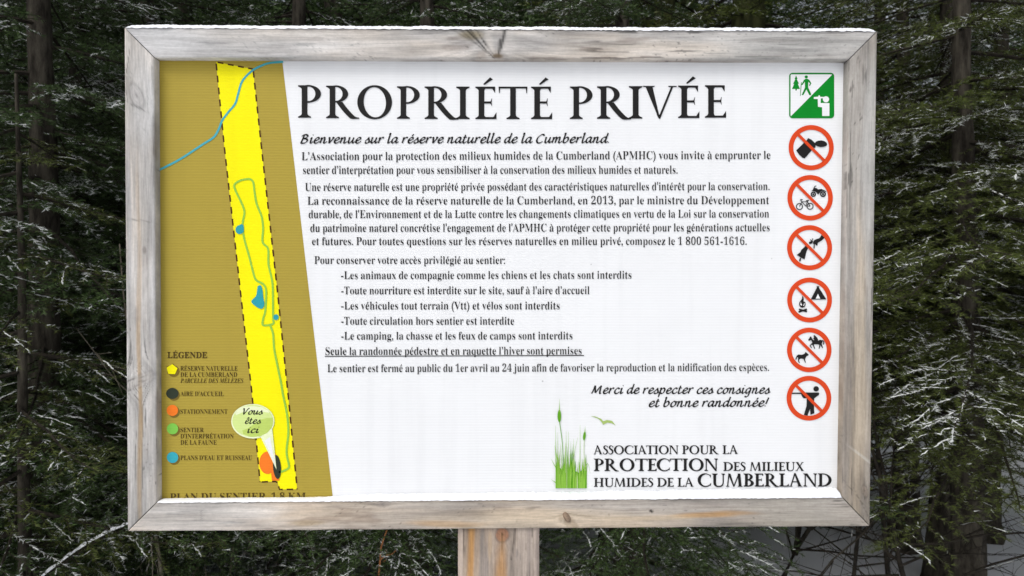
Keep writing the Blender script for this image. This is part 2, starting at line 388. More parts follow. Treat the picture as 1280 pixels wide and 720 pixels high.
lf = [
    ('stain', .44, .022, .30, .0045, (.42, .29, .16), .60), ('stain', .72, .022, .16, .005, (.42, .30, .17), .65),
    ('stain', .22, .022, .28, .014, (.60, .56, .52), .4), ('stain', .10, .03, .10, .03, (.62, .62, .62), .5),
    ('knot', (106 - 34) * px, .020, .018, .013, (.44, .42, .41), .6), ('crack', .118, .012, .110, .040, .0022, .45),
    ('crack', (270 - 34) * px, .004, (266 - 34) * px, .046, .0018, .5), ('stain', (307 - 34) * px, .030, .008, .004, (.22, .20, .18), .6),
    ('crack', (475 - 34) * px, .002, (479 - 34) * px, .048, .0017, .65), ('crack', (487 - 34) * px, .004, (482 - 34) * px, .048, .0016, .6),
    ('knot', (481 - 34) * px, .024, .012, .026, (.40, .37, .34), .4), ('stain', (395 - 34) * px, .018, .02, .006, (.26, .24, .23), .35),
    ('stain', (600 - 34) * px, .038, .030, .008, (.30, .29, .28), .45), ('stain', .55, .045, .35, .006, (.38, .38, .39), .4),
    ('crack', .02, .046, .30, .049, .0016, .3), ('stain', .28, .006, .15, .006, (.36, .36, .38), .4),
]
rail('left_rail', [gap(TL, BL, g), gap(BL, TL, g), gap(bl, tl, g), gap(tl, bl, g)], .836, .05, 37, lf, base=(.505, .485, .465))
rf = [
    ('stain', .60, .022, .30, .012, (.60, .50, .38), .60), ('stain', .30, .020, .10, .006, (.34, .30, .26), .35),
    ('stain', .42, .028, .20, .007, (.52, .44, .35), .5), ('knot', (620 - 38) * px, .010, .010, .006, (.26, .21, .17), .6),
    ('crack', (632 - 38) * px, .048, (640 - 38) * px, .004, .0012, .4), ('crack', (650 - 38) * px, .0, (630 - 38) * px, .03, .0014, .4),
    ('stain', (578 - 38) * px, .02, .002, .03, (.66, .63, .58), .6), ('knot', (82 - 38) * px, .046, .004, .002, (.2, .18, .16), .7),
    ('stain', .2, .01, .2, .02, (.46, .455, .44), .5), ('stain', .65, .045, .28, .010, (.34, .31, .29), .4),
]
rail('right_rail', [gap(TR, BR, g), gap(BR, TR, g), gap(br, tr, g), gap(tr, br, g)], .822, .05, 53, rf, base=(.345, .322, .295), warm=.15)

# broken knot chip proud of the bottom rail
def chip():
    c = at(708.5, 646.5); ax = np.array([.50, 0, -.87]); sd = np.array([.87, 0, .50])
    V = []; C = []; n = 12
    prof = [(-.0098, .0005), (-.008, .004), (-.003, .0062), (.003, .0060), (.0075, .0042), (.0095, .0008)]
    rng = random.Random(4)
    for k, (t, r) in enumerate(prof):
        for j in range(n):
            a = math.pi * j / (n - 1)
            p = c + ax * t + sd * (r * .85 * math.cos(a)) + np.array([0, -1, 0]) * (r * .8 * math.sin(a) * (1 + .3 * rng.random()) - .0006)
            V.append(p); v = .8 + .4 * rng.random(); C.append((.26 * v, .19 * v, .135 * v))
    Q = [[k * n + j, (k + 1) * n + j, (k + 1) * n + j + 1, k * n + j + 1] for k in range(len(prof) - 1) for j in range(n - 1)]
    link('broken_knot', mesh('broken_knot', np.array(V) - SO, quads=Q, mats=[M['wood']], smooth=True, col=C), sign)
chip()

def post():
    yf = .006                                    # front of the post, a little behind the rails' front
    a, b = at(572.3, 690, yf), at(674.2, 690, yf)
    x0, x1 = a[0], b[0]; w = x1 - x0; ztop = at(600, 655, yf)[2] + .012; zb = -.12; Hh = ztop - zb
    ch = .0075; n = 56; nu = 480
    vs = [0, 0, 0] + list(np.linspace(ch / w, 1 - ch / w, n)) + [1, 1, 1]
    ds = [.12, .06, .0035] + [0] * n + [.0035, .06, .12]
    vs, ds = np.array(vs), np.array(ds)
    U, Vv = np.meshgrid(np.linspace(0, 1, nu) ** 1.25, vs); D = np.repeat(ds[:, None], nu, 1)
    um = U * Hh; vm_ = Vv * w
    f = lambda X: (X - 572.3) / 101.9 * w
    off = .018                                   # rail bottom edge hides this much
    feats = [
        ('knot', off + .012, f(628), .014, .012, (.30, .14, .08), .85),
        ('crack', off + .010, f(628), off + .060, f(626.5), .0011, .8),
        ('crack', off + .060, f(626.5), off + .30, f(624), .0009, .6),
        ('stain', off + .14, f(626), .16, .0125, (.47, .26, .11), .9),
        ('stain', off + .55, f(627), .35, .010, (.48, .30, .14), .6),
        ('stain', off + .06, f(588.5), .24, .0072, (.45, .25, .10), .9),
        ('stain', off + .40, f(592), .25, .0062, (.46, .29, .14), .7),
        ('stain', off + .05, f(602), .08, .005, (.30, .28, .27), .5),
        ('stain', off + .07, f(608), .05, .005, (.27, .25, .25), .45),
        ('crack', off + .000, f(645), off + .055, f(639), .0018, .6),
        ('stain', off + .045, f(646), .012, .002, (.20, .18, .17), .6),
        ('stain', off + .05, f(651), .008, .0015, (.20, .18, .17), .5),
        ('stain', off + .06, f(661), .16, .004, (.32, .27, .24), .6),
        ('stain', off + .03, f(612), .03, .004, (.40, .29, .18), .5),
    ]
    C = pigment(um, vm_, 77, feats, base=(.40, .335, .285), warm=.2)
    ex = (np.minimum(vm_, w - vm_) < ch * 1.15)
    C = np.where(ex[..., None], C * .35 + np.array([.52, .43, .37]) * .65, C)
    P = np.stack([x0 + Vv * w, yf + D + .0006 * (fbm(um * 6, vm_ * 200, 5) - .5), ztop - um], -1)
    m = len(vs); i = (np.arange(m - 1)[:, None] * nu + np.arange(nu - 1)[None]).ravel()
    Q = np.stack([i, i + nu, i + nu + 1, i + 1], 1)
    Q = np.vstack([Q, [[0, nu - 1, (m - 1) * nu + nu - 1, (m - 1) * nu]]])
    link('post', mesh('post', P.reshape(-1, 3) - SO, quads=Q, mats=[M['wood_v']], smooth=True, col=C.reshape(-1, 3)), sign)
post()

# ------------------------------------------------------------------ the panel and its print
PD = .018                                        # panel plane behind the rails' front
SH = .00022                                      # one printed layer
def pt(px_, py_, layer=0):
    return at(px_, py_, PD - SH * layer) - SO
def pts(X, Y, layer=0):
    q = np.stack([(np.asarray(X) - PCX) / FPX, np.ones(len(X)), -(np.asarray(Y) - PCY) / FPX], 1) @ ROT.T
    return CAM + q * ((PD - SH * layer - CAM[1]) / q[:, 1])[:, None] - SO
a_, b_, c_, d_ = pt(185, 64), pt(1070, 64), pt(1064, 634), pt(188, 640)
th = np.array([0, .005, 0])
panel = link('panel', mesh('panel', [a_, b_, c_, d_, a_ + th, b_ + th, c_ + th, d_ + th],
    quads=[[0, 3, 2, 1], [4, 5, 6, 7], [0, 1, 5, 4], [2, 3, 7, 6], [1, 2, 6, 5], [3, 0, 4, 7]], mats=[M['white']]), sign)

class Ink:
    """collects flat printed shapes given in photograph pixels; each goes to its place on the panel"""
    def __init__(s): s.V = []; s.T = []; s.m = []; s.mats = []
    def mat(s, k):
        if k not in s.mats: s.mats.append(k)
        return s.mats.index(k)
    def strip(s, A, B, k, layer, closed=False):
        n = len(A); b = len(s.V); mi = s.mat(k)
        for p, q in zip(A, B): s.V.append(pt(p[0], p[1], layer)); s.V.append(pt(q[0], q[1], layer))
        for i in range(n if closed else n - 1):
            j = (i + 1) % n
            s.T += [[b + 2 * i, b + 2 * i + 1, b + 2 * j + 1], [b + 2 * i, b + 2 * j + 1, b + 2 * j]]; s.m += [mi, mi]
    def poly(s, P, k, layer):
        from mathutils.geometry import tessellate_polygon
        b = len(s.V); mi = s.mat(k)
        for p in P: s.V.append(pt(p[0], p[1], layer))
        for t in tessellate_polygon([[Vector((p[0], p[1], 0)) for p in P]]):
            s.T.append([b + i for i in t]); s.m.append(mi)
    def ell(s, cx, cy, rx, ry, k, layer, rot=0, n=40):
        P = []
        for i in range(n):
            a = 2 * math.pi * i / n; x, y = rx * math.cos(a), ry * math.sin(a)
            P.append((cx + x * math.cos(rot) - y * math.sin(rot), cy + x * math.sin(rot) + y * math.cos(rot)))
        s.poly(P, k, layer)
    def line(s, P, w, k, layer, smooth=0, taper=None):
        P = np.array(P, float)
        if smooth: P = spline(P, smooth)
        d = np.gradient(P, axis=0); d /= np.linalg.norm(d, axis=1)[:, None] + 1e-9
        nrm = np.stack([-d[:, 1], d[:, 0]], 1)
        ww = np.full(len(P), w / 2.) if taper is None else np.array([w / 2 * taper(t) for t in np.linspace(0, 1, len(P))])
        s.strip(P + nrm * ww[:, None], P - nrm * ww[:, None], k, layer)
    def build(s, name, label=None):
        V = np.array(s.V); T = np.array(s.T)
        # face all towards the camera (-y)
        e1 = V[T[:, 1]] - V[T[:, 0]]; e2 = V[T[:, 2]] - V[T[:, 0]]
        ny = e1[:, 2] * e2[:, 0] - e1[:, 0] * e2[:, 2]
        fl = ny > 0; T[fl] = T[fl][:, ::-1]
        o = link(name, mesh(name, V, tris=T, tmat=s.m, mats=[M[k] for k in s.mats]), panel)
        if label: o['label'] = label
        return o
def spline(P, k=6):
    P = np.array(P, float); out = []
    Q = np.vstack([2 * P[0] - P[1], P, 2 * P[-1] - P[-2]])
    for i in range(1, len(Q) - 2):
        for t in np.linspace(0, 1, k, endpoint=False):
            a, b, c, d = Q[i - 1], Q[i], Q[i + 1], Q[i + 2]
            out.append(.5 * ((2 * b) + (-a + c) * t + (2 * a - 5 * b + 4 * c - d) * t * t + (-a + 3 * b - 3 * c + d) * t ** 3))
    out.append(P[-1]); return np.array(out)

# gold field and map
k = Ink(); k.poly([(186, 65), (351.6, 65), (353.2, 79), (365, 180), (385.8, 360), (406.8, 540), (416.5, 626), (418, 639), (189, 639)], 'gold', 1)
k.build('gold_field')
YL = [(270, 77.5), (280, 180), (300, 360), (314.7, 490), (325, 602.5)]
YR = [(316.3, 86.4), (326.3, 180), (346.3, 360), (359.7, 490), (371.4, 611.6)]
k = Ink(); k.poly(YL + [(346.6, 601.7), (349.4, 611.8)] + YR[::-1], 'yellow', 2)
def dashes(P, period=15, dash=8.6, w=1.9):
    P = np.array(P, float); seg = np.linalg.norm(np.diff(P, axis=0), axis=1); L = np.concatenate([[0], np.cumsum(seg)])
    s0 = 2.
    while s0 < L[-1]:
        ss = np.linspace(s0, min(s0 + dash, L[-1]), 3)
        k.line(np.stack([np.interp(ss, L, P[:, 0]), np.interp(ss, L, P[:, 1])], 1), w, 'dash', 3)
        s0 += period
dashes(YL); dashes(YR); dashes([YL[0], YR[0]], 13, 7.5); dashes([YL[-1], (346.6, 601.7), (349.4, 611.8), YR[-1]], 13, 8)
k.build('parcel_outline', 'yellow parcel with dashed brown outline')
k = Ink(); k.line([(196, 214.5), (200, 212), (225, 199), (252.5, 181), (267, 171.5), (273.8, 160.5), (277.5, 151), (285, 140.5), (294, 129.5), (298, 116), (303, 101), (315, 88.5), (326, 82.5), (337, 78.7), (354, 77.2)], 2.6, 'stream', 4, 5)
k.build('stream_line', 'blue stream line crossing the map')
k = Ink()
k.line([(330, 407), (328, 405), (329, 398), (331.3, 390), (332.5, 375), (332.5, 362), (328.8, 355), (320, 350), (316.3, 340), (311.3, 320), (305, 297.5), (303.2, 280), (305.5, 265), (301.3, 252.5), (294.3, 238), (293, 231), (298.8, 226.3), (306, 224.2), (312.5, 224), (316.5, 228), (318, 239), (320.8, 255), (326.8, 270), (328.8, 285), (328.2, 302.5), (335, 311), (335.5, 330), (338.8, 345), (340.8, 357.5), (341.2, 382.5), (341.3, 399), (342, 404), (337.5, 406), (330, 407)], 2.4, 'trail', 5, 5)
k.line([(337.5, 406.3), (341.3, 417.5), (342.5, 435), (346.3, 455), (351.0, 477.5), (353.4, 492), (357, 509), (359.7, 525.6), (360.3, 542.5), (358.1, 565), (361.2, 582), (359.7, 585.7), (355, 588.5), (348.5, 590.3)], 2.4, 'trail', 6, 5)
k.build('trail_line', 'green trail loop on the map')
k = Ink()
k.ell(299.6, 287, 5.2, 5.6, 'lake', 7, .3); k.poly([(296, 283), (302, 280), (304.5, 282), (304.5, 290), (299, 291)], 'lake', 7.5)
k.build('pond')
k = Ink(); k.poly(spline([(322, 358), (325.5, 356.5), (328.0, 362), (329, 372), (330.5, 380), (328, 385.5), (323, 385), (315.5, 379.5), (314.6, 375.5), (320, 370), (321.5, 362), (322, 358)], 4)[:-1], 'lake', 7)
k.build('pond')
k = Ink(); k.ell(345, 396.5, 3.3, 3.6, 'lake', 7); k.build('pond')
k = Ink(); k.ell(334.4, 578.5, 10.3, 14, 'orange', 4); k.poly([(337, 566), (343, 565), (349, 575), (349, 601), (339.7, 600.5)], 'orange', 4.5)
k.build('car_park_blob', 'orange car park blob at the foot of the map')
k = Ink(); k.ell(346.2, 583.8, 5, 15, 'dark_green', 6, -.08); k.build('arrival_area_blob', 'black-green oval under the speech bubble tip')
k = Ink()
k.ell(316, 526.6, 27, 21.6, 'bubble_light', 8); k.poly([(325.5, 545.5), (340.2, 536), (345.6, 587)], 'bubble_light', 8.3)
k.ell(316, 526.2, 25.6, 20, 'bubble', 8.6)
k.poly([(340.8, 522.5), (341.6, 527), (340, 534), (334, 541), (325, 545.6), (314, 546), (304, 542.5), (303, 538), (310, 535.5), (318, 530), (326, 524.5), (334, 522.5)], 'bubble_dark', 9)
k.poly([(300, 510), (308, 507.8), (318, 507.5), (328, 509.2), (335, 513), (337, 516), (326, 514.5), (314, 514), (303, 515.5), (295, 519), (294, 516)], 'bubble_light', 9)
k.poly([(330.5, 551), (337.5, 546), (344.5, 583)], 'white', 9.2)
k.build('speech_bubble', 'pale green speech bubble pointing at the foot of the map')
for (x_, y_, m_) in [(214.9, 462, 'yellow'), (215.4, 491.8, 'dark_green'), (215.4, 513, 'orange'), (215.6, 536, 'legend_green'), (215.6, 571.8, 'legend_blue')]:
    k = Ink()
    k.ell(x_ + 2.2, y_ + 2.0, 7.2, 7.2, 'gold_dark', 2.5)
    if m_ == 'yellow':
        P = [(x_ + 7.2 * math.sin(2 * math.pi * i / 5 + .1), y_ - 6.8 * math.cos(2 * math.pi * i / 5 + .1)) for i in range(5)]
        k.poly(P, 'yellow', 4)
        for i in range(5):
            p, q = np.array(P[i]), np.array(P[(i + 1) % 5]); k.line([p - (q - p) * .03, p + (q - p) * .36], 1.3, 'dash', 3.6)
    else:
        k.ell(x_, y_, 7.1 if m_ != 'dark_green' else 7.8, 6.9, m_, 4)
    k.build('legend_marker', {'yellow': 'yellow pentagon marker of the legend', 'dark_green': 'blackish round marker of the legend', 'orange': 'orange round marker of the legend', 'legend_green': 'green round marker of the legend', 'legend_blue': 'blue round marker of the legend'}[m_])

# ------------------------------------------------------------------ lettering: text serif from the built-in font stack
def mathbold(c, it=False):
    if 'A' <= c <= 'Z': return chr((0x1D468 if it else 0x1D400) + ord(c) - 65)
    if 'a' <= c <= 'z': return chr((0x1D482 if it else 0x1D41A) + ord(c) - 97)
    if c.isdigit(): return chr(0x1D7CE + int(c))
    return c
BASE = {'é': ('e', 'a'), 'è': ('e', 'g'), 'ê': ('e', 'c'), 'à': ('a', 'g'), 'É': ('E', 'a'), 'È': ('E', 'g')}
_tcu = bpy.data.curves.new('glyph_source', 'FONT'); _tcu.resolution_u = 3; _tob = bpy.data.objects.new('glyph_source', _tcu); COL.objects.link(_tob)
def _raw(body):
    _tcu.body = body
    dg = bpy.context.evaluated_depsgraph_get(); dg.update(); ob = _tob.evaluated_get(dg); me = ob.to_mesh()
    V = np.zeros(len(me.vertices) * 3, np.float32); me.vertices.foreach_get('co', V); V = V.reshape(-1, 3)[:, :2].astype(float)
    me.calc_loop_triangles(); T = np.zeros(len(me.loop_triangles) * 3, np.int32); me.loop_triangles.foreach_get('vertices', T)
    ob.to_mesh_clear(); return V, T.reshape(-1, 3)
_G = {}
def glyph(c, it=False, off=-.0125):
    key = (c, it, off)
    if key in _G: return _G[key]
    _tcu.offset = 0
    ref = _raw('\U0001D408')[0][:, 0].max()
    b, acc = BASE.get(c, (c, None)); ch = mathbold(b, it)
    adv = _raw(ch + '\U0001D408')[0][:, 0].max() - ref
    if c == ' ': adv = .25 * .97
    _tcu.offset = (off - .006 * b.isdigit()) if b.isalnum() else .004
    V, T = _raw(ch) if c != ' ' else (np.zeros((0, 2)), np.zeros((0, 3), int))
    _tcu.offset = 0
    if acc and len(V):
        cx = (V[:, 0].max() + V[:, 0].min()) / 2; ty = V[:, 1].max() + .05; n = len(V); sh = .06 if it else 0
        q = {'a': [(-.05, 0), (-.01, 0), (.12, .13), (.04, .15)], 'g': [(.05, 0), (.01, 0), (-.12, .13), (-.04, .15)],
             'c': [(-.12, 0), (-.07, 0), (0, .07), (.07, 0), (.12, 0), (.02, .14), (-.02, .14)]}[acc]
        V = np.vstack([V, [(cx + a + sh, ty + y) for a, y in q]])
        T = np.vstack([T, [(n, n + 1, n + 2), (n, n + 2, n + 3)] if acc != 'c' else [(n, n + 1, n + 2), (n, n + 2, n + 6), (n + 2, n + 5, n + 6), (n + 2, n + 4, n + 5), (n + 2, n + 3, n + 4)]])
    if len(V) and b.isalnum():                    # two copies a hair apart: stems stay, hairlines gain
        n = len(V); V = np.vstack([V + [0, .016], V - [0, .016]]); T = np.vstack([T, np.asarray(T) + n])
    _G[key] = (V, T, adv); return _G[key]
HCAP = None
def text_line(s, x0, y0, x1, y1, cap, ink='ink', it=False, layer=4, off=-.0125, name='text_line', under=None):
    global HCAP
    if HCAP is None: HCAP = glyph('H')[0][:, 1].max()
    VV, TT, DD, x, n = [], [], [], 0., 0
    for c in s:
        V, T, adv = glyph(c, it, off)
        if len(V): VV.append(V + [x, 0]); TT.append(T + n); n += len(V); DD.append(np.arange(len(V)) >= len(V) / 2)
        x += adv
    V = np.vstack(VV); T = np.vstack(TT); DD = np.concatenate(DD)
    V[:, 0] -= V[:, 0].min(); V[:, 0] /= V[:, 0].max(); V[:, 1] *= cap / HCAP
    X = x0 + (x1 - x0) * V[:, 0]; Yy = y0 + (y1 - y0) * V[:, 0] - V[:, 1]
    P = pts(X, Yy, layer); P[:, 1] -= DD * SH * .3
    e1 = P[T[:, 1]] - P[T[:, 0]]; e2 = P[T[:, 2]] - P[T[:, 0]]; fl = (e1[:, 2] * e2[:, 0] - e1[:, 0] * e2[:, 2]) > 0
    T[fl] = T[fl][:, ::-1]
    if under:
        b = len(P); P = np.vstack([P] + [[pt(a, q, layer)] for a, q in [(under[0], under[1] + .5), (under[0], under[1] - .5), (under[2], under[3] - .5), (under[2], under[3] + .5)]])
        T = np.vstack([T, [[b, b + 3, b + 2], [b, b + 2, b + 1]]])
    o = link(name, mesh(name, P, tris=T, mats=[M[ink]]), panel)
    o['label'] = ('line of %s lettering reading: ' % ('black' if ink == 'ink' else 'brown')) + ' '.join(s.split()[:6])
    return o
for a in [
    ("L’Association pour la protection des milieux humides de la Cumberland (APMHC) vous invite à emprunter le", 377, 200.2, 963, 198.6, 10),
    ("sentier d’interprétation pour vous sensibiliser à la conservation des milieux humides et naturels.", 378.8, 217.4, 847, 217.0, 10),
    ("Une réserve naturelle est une propriété privée possédant des caractéristiques naturelles d'intérêt pour la conservation.", 381.3, 238.6, 962, 237.5, 9.8),
    ("La reconnaissance de la réserve naturelle de la Cumberland, en 2013, par le ministre du Développement", 384.3, 255.8, 961.3, 255, 10),
    ("durable, de l'Environnement et de la Lutte contre les changements climatiques en vertu de la Loi sur la conservation", 385.8, 272.6, 961.3, 271.8, 9.8),
    ("du patrimoine naturel concrétise l'engagement de l'APMHC à protéger cette propriété pour les générations actuelles", 387.8, 289.8, 962, 289, 9.8),
    ("et futures. Pour toutes questions sur les réserves naturelles en milieu privé, composez le 1 800 561-1616.", 390, 306.3, 933.3, 306, 9.8),
    ("Pour conserver votre accès privilégié au sentier:", 393, 329.8, 631.3, 329.8, 9.6),
    ("-Les animaux de compagnie comme les chiens et les chats sont interdits", 426.3, 348.8, 789.3, 348.3, 9.6),
    ("-Toute nourriture est interdite sur le site, sauf à l’aire d’accueil", 426.5, 367.8, 736.8, 367.5, 9.6),
    ("-Les véhicules tout terrain (Vtt) et vélos sont interdits", 426.5, 386.8, 699.5, 386.7, 9.6),
    ("-Toute circulation hors sentier est interdite", 426.5, 405.8, 642.5, 405.8, 9.6),
    ("-Le camping, la chasse et les feux de camps sont interdits", 426.5, 424.5, 715.5, 424.2, 9.6),
    ("Le sentier est fermé au public du 1er avril au 24 juin afin de favoriser la reproduction et la nidification des espèces.", 409.3, 465.2, 961.3, 463.6, 9.6)]:
    text_line(*a)
text_line("Seule la randonnée pédestre et en raquette l’hiver sont permises", 406.8, 443.7, 727, 443, 9.6, under=(406, 445.4, 730, 444.4))
for s_, y_, x1_, it_ in [("RÉSERVE NATURELLE", 463.3, 297, 0), ("DE LA CUMBERLAND", 471, 296.3, 0), ("PARCELLE DES MÉLÈZES", 478.6, 304.3, 1),
                         ("AIRE D'ACCUEIL", 495, 279.5, 0), ("STATIONNEMENT", 517.3, 284.3, 0), ("SENTIER", 540.2, 254.6, 0),
                         ("D'INTERPRÉTATION", 548, 292, 0), ("DE LA FAUNE", 555.8, 270.8, 0), ("PLANS D'EAU ET RUISSEAU", 575, 315, 0)]:
    text_line(s_, 225.5, y_, x1_, y_, 5.6, 'brown_ink', bool(it_), name='legend_text')
text_line("LÉGENDE", 209.3, 447.5, 259, 447.5, 7.4, 'brown_ink', off=0, name='legend_text')
text_line("PLAN DU SENTIER, 1,8 KM", 212.5, 625.6, 382, 624.6, 8.8, 'brown_ink', name='legend_text')
bpy.data.objects.remove(_tob); bpy.data.curves.remove(_tcu)

# ------------------------------------------------------------------ lettering: inscriptional capitals drawn stroke by stroke (cap height 1)
class Cap:
    def __init__(s): s.strips = []
    def strip(s, A, B): s.strips.append((np.array(A, float), np.array(B, float)))
    def quad(s, a, b, c, d): s.strip([a, d], [b, c])
    def stem(s, x0, x1, bot='lr', top='lr', y0=0, y1=1, e=.115, th=.035, br=.10):
        L, R = [], []
        for i in range(7):                        # bottom, bracketed
            t = i / 6; y = y0 + th + br * t; ee = e * (1 - t) ** 2.4
            L.append((x0 - (ee if 'l' in bot else 0), y)); R.append((x1 + (ee if 'r' in bot else 0), y))
        L.insert(0, (L[0][0], y0)); R.insert(0, (R[0][0], y0))
        for i in range(7):
            t = 1 - i / 6; y = y1 - th - br * t; ee = e * (1 - t) ** 2.4
            L.append((x0 - (ee if 'l' in top else 0), y)); R.append((x1 + (ee if 'r' in top else 0), y))
        L.append((L[-1][0], y1)); R.append((R[-1][0], y1))
        s.strip(L, R)
    def arc(s, co, ro, ci, ri, a0, a1, n=28, rot=0):
        A, B = [], []
        for i in range(n + 1):
            a = rad(a0 + (a1 - a0) * i / n); c_, s_ = math.cos(a), math.sin(a)
            A.append((co[0] + ro[0] * c_, co[1] + ro[1] * s_))
            x, y = ri[0] * c_, ri[1] * s_; r = rad(rot)
            B.append((ci[0] + x * math.cos(r) - y * math.sin(r), ci[1] + x * math.sin(r) + y * math.cos(r)))
        s.strip(A, B)
    def diag(s, p, q, w):                         # horizontal width w
        s.quad((p[0] - w / 2, p[1]), (p[0] + w / 2, p[1]), (q[0] + w / 2, q[1]), (q[0] - w / 2, q[1]))
    def serif(s, xc, y, half, up=1, th=.035):     # flat serif on a diagonal's end
        s.quad((xc - half, y), (xc + half, y), (xc + half * .8, y - up * th), (xc - half * .8, y - up * th))
T_, t_ = .175, .055
def caps():
    D = {}
    def g(ch):
        D[ch] = Cap(); return D[ch]
    c = g('I'); c.stem(.12, .12 + T_)
    def E(c, acc=False):
        c.stem(.10, .10 + T_, 'lr', 'lr', e=.10)
        c.quad((.2, 0), (.2, .065), (.60, .065), (.60, 0)); c.quad((.60, 0), (.55, .06), (.65, .21), (.65, .0))
        c.quad((.2, .935), (.2, 1), (.58, 1), (.58, .935)); c.quad((.52, .94), (.585, 1), (.61, 1), (.605, .80))
        c.quad((.2, .48), (.2, .545), (.50, .545), (.50, .48)); c.quad((.46, .515), (.50, .515), (.515, .64), (.505, .64)); c.quad((.46, .515), (.50, .515), (.515, .40), (.505, .40))
        if acc: c.quad((.24, 1.075), (.285, 1.055), (.54, 1.225), (.45, 1.285))
    E(g('E')); E(g('É'), True)
    c = g('T'); c.stem(.36, .36 + T_, 'lr', ''); c.quad((.02, .945), (.0, 1), (.895, 1), (.875, .945))
    c.quad((.0, 1), (.05, .97), (.035, .80), (.015, .80)); c.quad((.895, 1), (.845, .97), (.86, .80), (.88, .80))
    c = g('P'); c.stem(.10, .10 + T_, 'lr', 'l'); c.arc((.28, .735), (.42, .275), (.30, .735), (.225, .225), 92, -98)
    c.quad((.2, .955), (.2, 1.0), (.30, 1.01), (.30, .957))
    def Rr(c):
        c.stem(.10, .10 + T_, 'lr', 'l'); c.arc((.28, .745), (.40, .265), (.29, .745), (.215, .215), 92, -90)
        c.quad((.2, .955), (.2, 1.0), (.30, 1.01), (.30, .957)); c.quad((.2, .48), (.2, .53), (.32, .53), (.32, .48))
        A = spline([(.30, .50), (.50, .24), (.70, .03), (.80, -.025), (1.03, -.02)], 5); B = spline([(.50, .50), (.67, .28), (.83, .11), (.92, .04), (1.03, .012)], 5)
        c.strip(A, B)
    Rr(g('R'))
    c = g('O'); c.arc((.54, .5), (.54, .525), (.545, .5), (.345, .465), 0, 360, 48, 6)
    c = g('C'); c.arc((.54, .5), (.54, .525), (.60, .5), (.40, .465), 48, 312, 40, 0); c.quad((.88, .90), (.93, .94), (.935, .72), (.915, .72)); c.quad((.88, .10), (.93, .06), (.96, .26), (.94, .27))
    c = g('V'); c.strip([(.08, 1), (.46, 0)], [(.08 + .20, 1), (.50, -.02)]); c.strip([(.45, .02), (.82, 1)], [(.50, -.02), (.88, 1)])
    c.strip([(.40, .12), (.46, .0)], [(.55, .12), (.50, -.02)]); c.serif(.18, 1, .18); c.serif(.85, 1, .13)
    c = g('A'); c.strip([(.40, 1.03), (.10, 0)], [(.46, 1.03), (.155, 0)]); c.strip([(.38, 1.03), (.70, 0)], [(.48, 1.03), (.90, 0)])
    c.quad((.20, .33), (.22, .385), (.68, .385), (.68, .33)); c.serif(.12, .0, .12, -1); c.serif(.80, .0, .18, -1)
    c = g('L'); c.stem(.10, .10 + T_, 'lr', 'lr'); c.quad((.2, 0), (.2, .05), (.62, .05), (.62, 0)); c.quad((.60, 0), (.57, .05), (.68, .22), (.66, .0))
    c = g('D'); c.stem(.10, .10 + T_, 'l', 'l'); c.arc((.35, .5), (.62, .5), (.30, .5), (.47, .45), 92, -92, 34); c.quad((.2, .95), (.2, 1), (.36, 1), (.36, .948)); c.quad((.2, 0), (.2, .05), (.36, .052), (.36, 0))
    c = g('N'); c.stem(.10, .155, 'lr', 'l', e=.10); c.stem(.83, .885, '', 'lr', e=.10); c.strip([(.08, 1), (.80, -.02)], [(.28, 1), (.885, .06)]); c.quad((.80, -.02), (.885, -.02), (.885, .1), (.80, .1))
    c = g('U'); c.stem(.10, .10 + T_, '', 'lr', y0=.28); c.stem(.78, .835, '', 'lr', y0=.28, e=.10)
    A = spline([(.10, .34), (.13, .13), (.28, 0), (.46, -.025), (.66, .01), (.80, .15), (.835, .34)], 5); B = spline([(.275, .34), (.29, .17), (.37, .07), (.49, .035), (.63, .06), (.75, .18), (.78, .34)], 5); c.strip(A, B)
    c = g('M'); c.strip([(.17, 1), (.07, 0)], [(.225, 1), (.125, 0)]); c.strip([(.14, 1), (.53, -.02)], [(.30, 1), (.57, .08)]); c.strip([(.90, 1), (.53, -.02)], [(.95, 1), (.60, .04)])
    c.strip([(.85, 1), (.93, 0)], [(1.02, 1), (1.11, 0)]); c.serif(.10, 0, .12, -1); c.serif(1.02, 0, .18, -1)
    c = g('H'); c.stem(.10, .10 + T_); c.stem(.72, .72 + T_); c.quad((.2, .48), (.2, .535), (.8, .535), (.8, .48))
    c = g('B'); c.stem(.10, .10 + T_, 'l', 'l'); c.arc((.28, .755), (.36, .25), (.28, .755), (.185, .20), 92, -92); c.arc((.30, .265), (.42, .265), (.28, .265), (.24, .215), 92, -92)
    for y in (.0, .49, .95): c.quad((.2, y), (.2, y + .05), (.31, y + .05), (.31, y))
    c = g('X'); c.strip([(.06, 1), (.64, 0)], [(.26, 1), (.84, 0)]); c.strip([(.70, 1), (.08, 0)], [(.76, 1), (.14, 0)]); c.serif(.16, 1, .17); c.serif(.73, 1, .12); c.serif(.11, 0, .12, -1); c.serif(.74, 0, .17, -1)
    c = g('S')
    P = spline([(.54, .84), (.46, .95), (.32, .99), (.18, .90), (.16, .76), (.27, .62), (.42, .49), (.51, .36), (.50, .18), (.38, .04), (.22, .01), (.10, .10)], 5)
    d = np.gradient(P, axis=0); d /= np.linalg.norm(d, axis=1)[:, None]; nr = np.stack([-d[:, 1], d[:, 0]], 1)
    u = np.linspace(0, 1, len(P)); w = .028 + .066 * np.exp(-((u - .53) / .22) ** 2)
    c.strip(P + nr * w[:, None], P - nr * w[:, None]); c.quad((.52, .93), (.56, .95), (.565, .76), (.545, .76)); c.quad((.07, .06), (.11, .03), (.095, .25), (.07, .25))
    return D
CAPS = caps()
